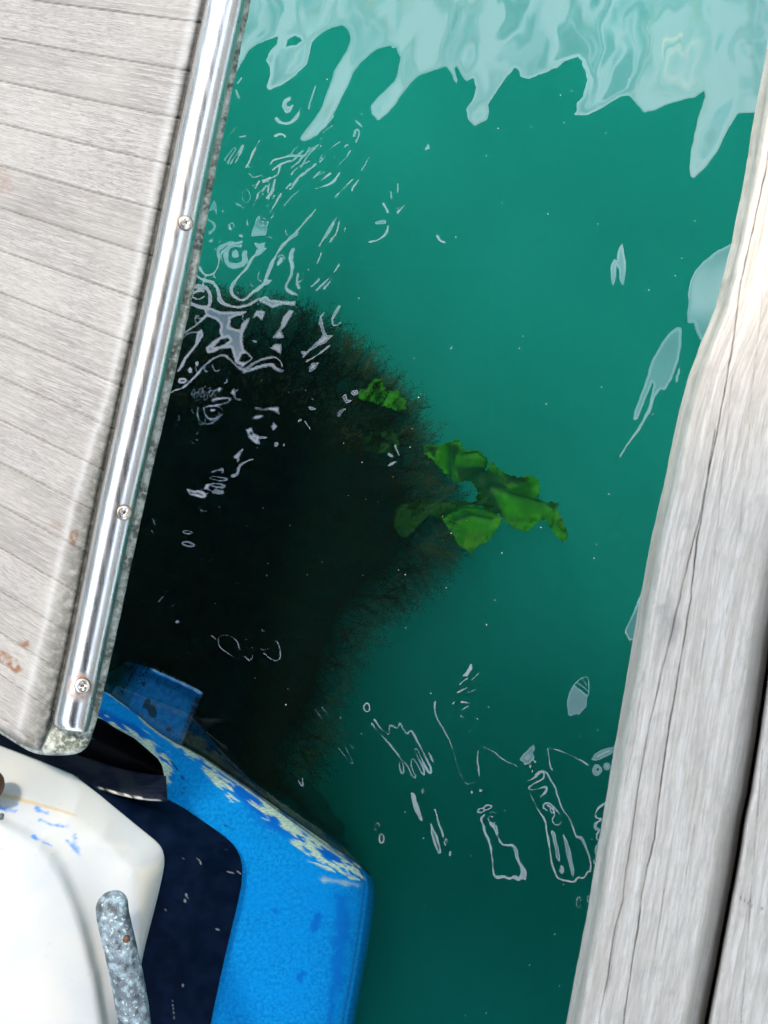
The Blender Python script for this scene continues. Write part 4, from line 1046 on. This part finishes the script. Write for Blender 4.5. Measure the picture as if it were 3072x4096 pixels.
# feathery fronds: curved ribbons with side twigs
CEN = np.array([820.0, 2250.0])
pts_ = []
edge_pts = resample(core[1:16], 900, 1)
cand = []
for i in range(10500):
    p = edge_pts[rng.integers(0, 900)]
    d = p - CEN; d /= np.linalg.norm(d)
    inward = rng.exponential(120) - 45
    q = p - d*inward + rng.normal(0, 22, 2)
    cand.append((q, d, inward))
RB_V = []; RB_F = []; RB_S = []
def ribbon(P, w, shade):
    """P (n,3) world"""
    n = len(P); T_ = np.gradient(P, axis=0); side = np.stack([-T_[:, 1], T_[:, 0], 0*T_[:, 0]], -1)
    side /= np.linalg.norm(side, axis=1, keepdims=True)+1e-9
    ww = w*np.linspace(1, .25, n)[:, None]
    tw = rng.normal(0, .5)
    A = P - side*ww; B = P + side*ww; A[:, 2] -= ww[:, 0]*tw; B[:, 2] += ww[:, 0]*tw
    b = sum(len(x) for x in RB_V)
    RB_V.append(np.stack([A, B], 1).reshape(-1, 3)); RB_S.append(np.full(2*n, shade))
    for k in range(n-1): RB_F.append((b+2*k, b+2*k+1, b+2*k+3, b+2*k+2))
cnt = 0
base_i = 0
def add_ribbon(P, w, shade):
    global base_i
    n = len(P); T_ = np.gradient(P, axis=0); side = np.stack([-T_[:, 1], T_[:, 0], 0*T_[:, 0]], -1)
    side /= np.linalg.norm(side, axis=1, keepdims=True)+1e-9
    ww = w*np.linspace(1, .25, n)[:, None]; tw = rng.normal(0, .5)
    A = P - side*ww; B = P + side*ww; A[:, 2] -= ww[:, 0]*tw; B[:, 2] += ww[:, 0]*tw
    RB_V.append(np.stack([A, B], 1).reshape(-1, 3)); RB_S.append(np.full(2*n, shade))
    for k in range(n-1): RB_F.append((base_i+2*k, base_i+2*k+1, base_i+2*k+3, base_i+2*k+2))
    base_i += 2*n
for i in range(3200):                        # growth standing up over the dense part of the clump
    p = np.array([rng.uniform(560, 1620), rng.uniform(1400, 3100)])
    d = p - CEN; d /= np.linalg.norm(d) + 1e-6
    if inside(np.array([p[0]]), np.array([p[1]]), core)[0]: cand.append((p, d, 400.0))
for q, d, inward in cand:
    z0 = -.016 - max(.03, .20*(1-inward/260))*rng.random()**.9
    if q[1] > 2300: z0 -= .03
    if q[1] > 2650 and q[0] < 980: continue
    ang = math.atan2(-d[1], d[0]) + rng.normal(0, .55)
    L_ = rng.uniform(.014, .048); n = 6
    curl = rng.normal(0, 9)
    p = np.array(at(q[0], q[1], z0)); P_ = [p.copy()]
    for k in range(n):
        ang += curl*L_/n + rng.normal(0, .22)
        p = p + np.array([math.cos(ang), math.sin(ang), -.30+rng.normal(0, .25)])*L_/n
        P_.append(p.copy())
    P_ = np.array(P_); P_[:, 2] = np.minimum(P_[:, 2], -.006)
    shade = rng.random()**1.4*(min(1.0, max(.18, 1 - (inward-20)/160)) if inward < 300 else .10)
    if inward > 300: P_[:, 2] = np.maximum(P_[:, 2], -.012); 
    add_ribbon(P_, .00062, shade)
    for k in range(1, n+1):
        for sgn_ in (-1, 1):
            if rng.random() < .8:
                a2 = ang + sgn_*rng.uniform(.4, 1.1); l2 = L_*rng.uniform(.12, .30)
                e = P_[k] + np.array([math.cos(a2), math.sin(a2), rng.normal(0, .3)])*l2
                mid = (P_[k]+e)/2 + np.array([math.cos(ang), math.sin(ang), 0])*l2*.15
                Q_ = np.array([P_[k], mid, e]); Q_[:, 2] = np.minimum(Q_[:, 2], -.005)
                add_ribbon(Q_, .0005, shade)
me = mesh_np(np.concatenate(RB_V), np.array(RB_F))
attr(me, 'shade', np.concatenate(RB_S)[:len(me.vertices)])
m = NT('brown algae fronds')
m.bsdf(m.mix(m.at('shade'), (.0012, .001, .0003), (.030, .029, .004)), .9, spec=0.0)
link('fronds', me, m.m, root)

# ================================================================== sea lettuce blades
m = NT('green sea lettuce')
lf = m.noise(m.pix(), 16, 5, .6, .4); lf2 = m.noise(m.pix(), 5, 3)
cl = m.mix(m.rng(lf, .3, .7), (.0035, .045, .0002), (.010, .095, .0005))
cl = m.mix(m.rng(lf2, .5, .7, 0, .6), cl, (.028, .080, .002))
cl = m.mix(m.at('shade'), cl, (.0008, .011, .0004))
b = m.bsdf(cl, .6, normal=m.bump(lf, .25, .003), spec=.05)
b.inputs['Subsurface Weight'].default_value = 0
def blade(label, pts, z, folds, seed, shade=0.0, holes=(), darks=()):
    xs = [p[0] for p in pts]; ys = [p[1] for p in pts]
    X_, Y_ = np.meshgrid(np.arange(min(xs)-8, max(xs)+8, 2.0), np.arange(min(ys)-8, max(ys)+8, 2.0))
    jag = noise2(X_, Y_, 9, seed, 3)*7 + noise2(X_, Y_, 30, seed+7, 2)*3
    s_ = poly_sd(X_, Y_, pts) + jag
    for h in holes: s_ = np.minimum(s_, -poly_sd(X_, Y_, h))
    Z_ = z + .005*noise2(X_, Y_, 150, seed+1, 2) + .003*np.sin(noise2(X_, Y_, 60, seed+2)*6)*np.clip(1 - s_/40, 0, 1)
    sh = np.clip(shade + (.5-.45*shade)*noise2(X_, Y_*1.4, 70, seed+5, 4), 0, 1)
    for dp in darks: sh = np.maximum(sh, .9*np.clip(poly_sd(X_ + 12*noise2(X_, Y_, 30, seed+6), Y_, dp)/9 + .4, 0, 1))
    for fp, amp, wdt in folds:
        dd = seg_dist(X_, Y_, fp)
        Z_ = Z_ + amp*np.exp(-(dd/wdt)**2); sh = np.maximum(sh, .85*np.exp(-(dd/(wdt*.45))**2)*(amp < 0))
    Z_ = np.minimum(Z_, -.004)
    V = at_np(X_, Y_, Z_).reshape(-1, 3)
    nv, nu = X_.shape; F_ = grid_faces(nv, nu); ok = (s_.ravel() > 0)
    F_ = F_[ok[F_].sum(1) >= 3]
    use = np.unique(F_); mp = -np.ones(len(V), int); mp[use] = np.arange(len(use))
    me = mesh_np(V[use], mp[F_])
    attrv(me, 'pix', np.stack([X_.ravel()/1000, Y_.ravel()/1000, 0*X_.ravel()], -1)[use]); attr(me, 'shade', sh.ravel()[use])
    o = link('sea_lettuce', me, m.m)
    sol = o.modifiers.new('thick', 'SOLIDIFY'); sol.thickness = .0006
    return tag(o, label, 'seaweed', 'sea lettuce blades in the water')
M_ = lambda p: T(1400, 1400, .6028, p)
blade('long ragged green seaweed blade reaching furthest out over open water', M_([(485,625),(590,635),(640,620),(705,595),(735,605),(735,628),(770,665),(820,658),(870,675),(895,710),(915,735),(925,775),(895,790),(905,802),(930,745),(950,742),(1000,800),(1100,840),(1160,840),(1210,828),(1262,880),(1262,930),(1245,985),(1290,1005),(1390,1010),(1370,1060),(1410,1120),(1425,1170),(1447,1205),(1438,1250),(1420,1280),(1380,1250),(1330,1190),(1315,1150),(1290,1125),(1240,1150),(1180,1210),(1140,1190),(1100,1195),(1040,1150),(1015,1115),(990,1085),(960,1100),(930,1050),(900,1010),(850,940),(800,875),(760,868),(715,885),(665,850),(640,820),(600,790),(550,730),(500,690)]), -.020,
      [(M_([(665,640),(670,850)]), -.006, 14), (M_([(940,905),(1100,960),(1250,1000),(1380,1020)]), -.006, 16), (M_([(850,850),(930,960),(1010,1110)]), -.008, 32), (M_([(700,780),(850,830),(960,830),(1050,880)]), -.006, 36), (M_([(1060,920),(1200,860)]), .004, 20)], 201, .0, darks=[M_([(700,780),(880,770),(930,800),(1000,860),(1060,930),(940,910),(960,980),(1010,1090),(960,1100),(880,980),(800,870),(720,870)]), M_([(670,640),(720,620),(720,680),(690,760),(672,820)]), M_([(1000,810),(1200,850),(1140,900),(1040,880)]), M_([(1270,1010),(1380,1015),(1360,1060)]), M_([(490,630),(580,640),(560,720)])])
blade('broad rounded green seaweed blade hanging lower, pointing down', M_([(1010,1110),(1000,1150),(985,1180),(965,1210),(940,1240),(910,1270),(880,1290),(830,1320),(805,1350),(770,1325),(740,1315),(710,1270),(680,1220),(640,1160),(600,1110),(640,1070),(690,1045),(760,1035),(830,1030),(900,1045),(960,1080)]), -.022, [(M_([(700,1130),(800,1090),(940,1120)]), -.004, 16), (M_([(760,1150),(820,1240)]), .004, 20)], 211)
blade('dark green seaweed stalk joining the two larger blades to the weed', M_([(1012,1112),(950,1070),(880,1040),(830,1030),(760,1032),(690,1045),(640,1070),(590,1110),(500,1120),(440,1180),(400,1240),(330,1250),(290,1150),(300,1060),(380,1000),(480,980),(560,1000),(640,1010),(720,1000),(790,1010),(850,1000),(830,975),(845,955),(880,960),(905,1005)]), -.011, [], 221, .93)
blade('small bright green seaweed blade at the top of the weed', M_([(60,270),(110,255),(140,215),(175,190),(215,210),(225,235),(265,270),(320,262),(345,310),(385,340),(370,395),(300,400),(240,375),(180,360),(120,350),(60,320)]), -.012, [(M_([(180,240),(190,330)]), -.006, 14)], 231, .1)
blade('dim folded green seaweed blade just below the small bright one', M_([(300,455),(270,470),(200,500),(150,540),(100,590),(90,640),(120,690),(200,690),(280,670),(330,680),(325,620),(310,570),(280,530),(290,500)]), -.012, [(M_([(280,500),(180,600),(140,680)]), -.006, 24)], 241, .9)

# ================================================================== floating specks
m = NT('pale floating specks'); m.bsdf((.5, .52, .48), .7)
bm = bmesh.new()
k = 0
while k < 120:
    x, y = rng.uniform(800, 2900), rng.uniform(300, 4080)
    if x > np.interp(y, yy, Lx) - 30 or (y > 3000 and x < 1560): continue
    r = rng.uniform(.0005, .0011)
    mat_ = __import__('mathutils').Matrix.Translation(at(x, y, .0004)) @ __import__('mathutils').Matrix.Rotation(rng.uniform(0, 3), 4, 'Z') @ __import__('mathutils').Matrix.Diagonal((1, rng.uniform(.4, 1), .4, 1))
    bmesh.ops.create_icosphere(bm, subdivisions=1, radius=r, matrix=mat_); k += 1
tag(bm_obj(bm, 'floating_debris', m.m), 'tiny pale specks of debris floating on the water', 'debris', kind='stuff')
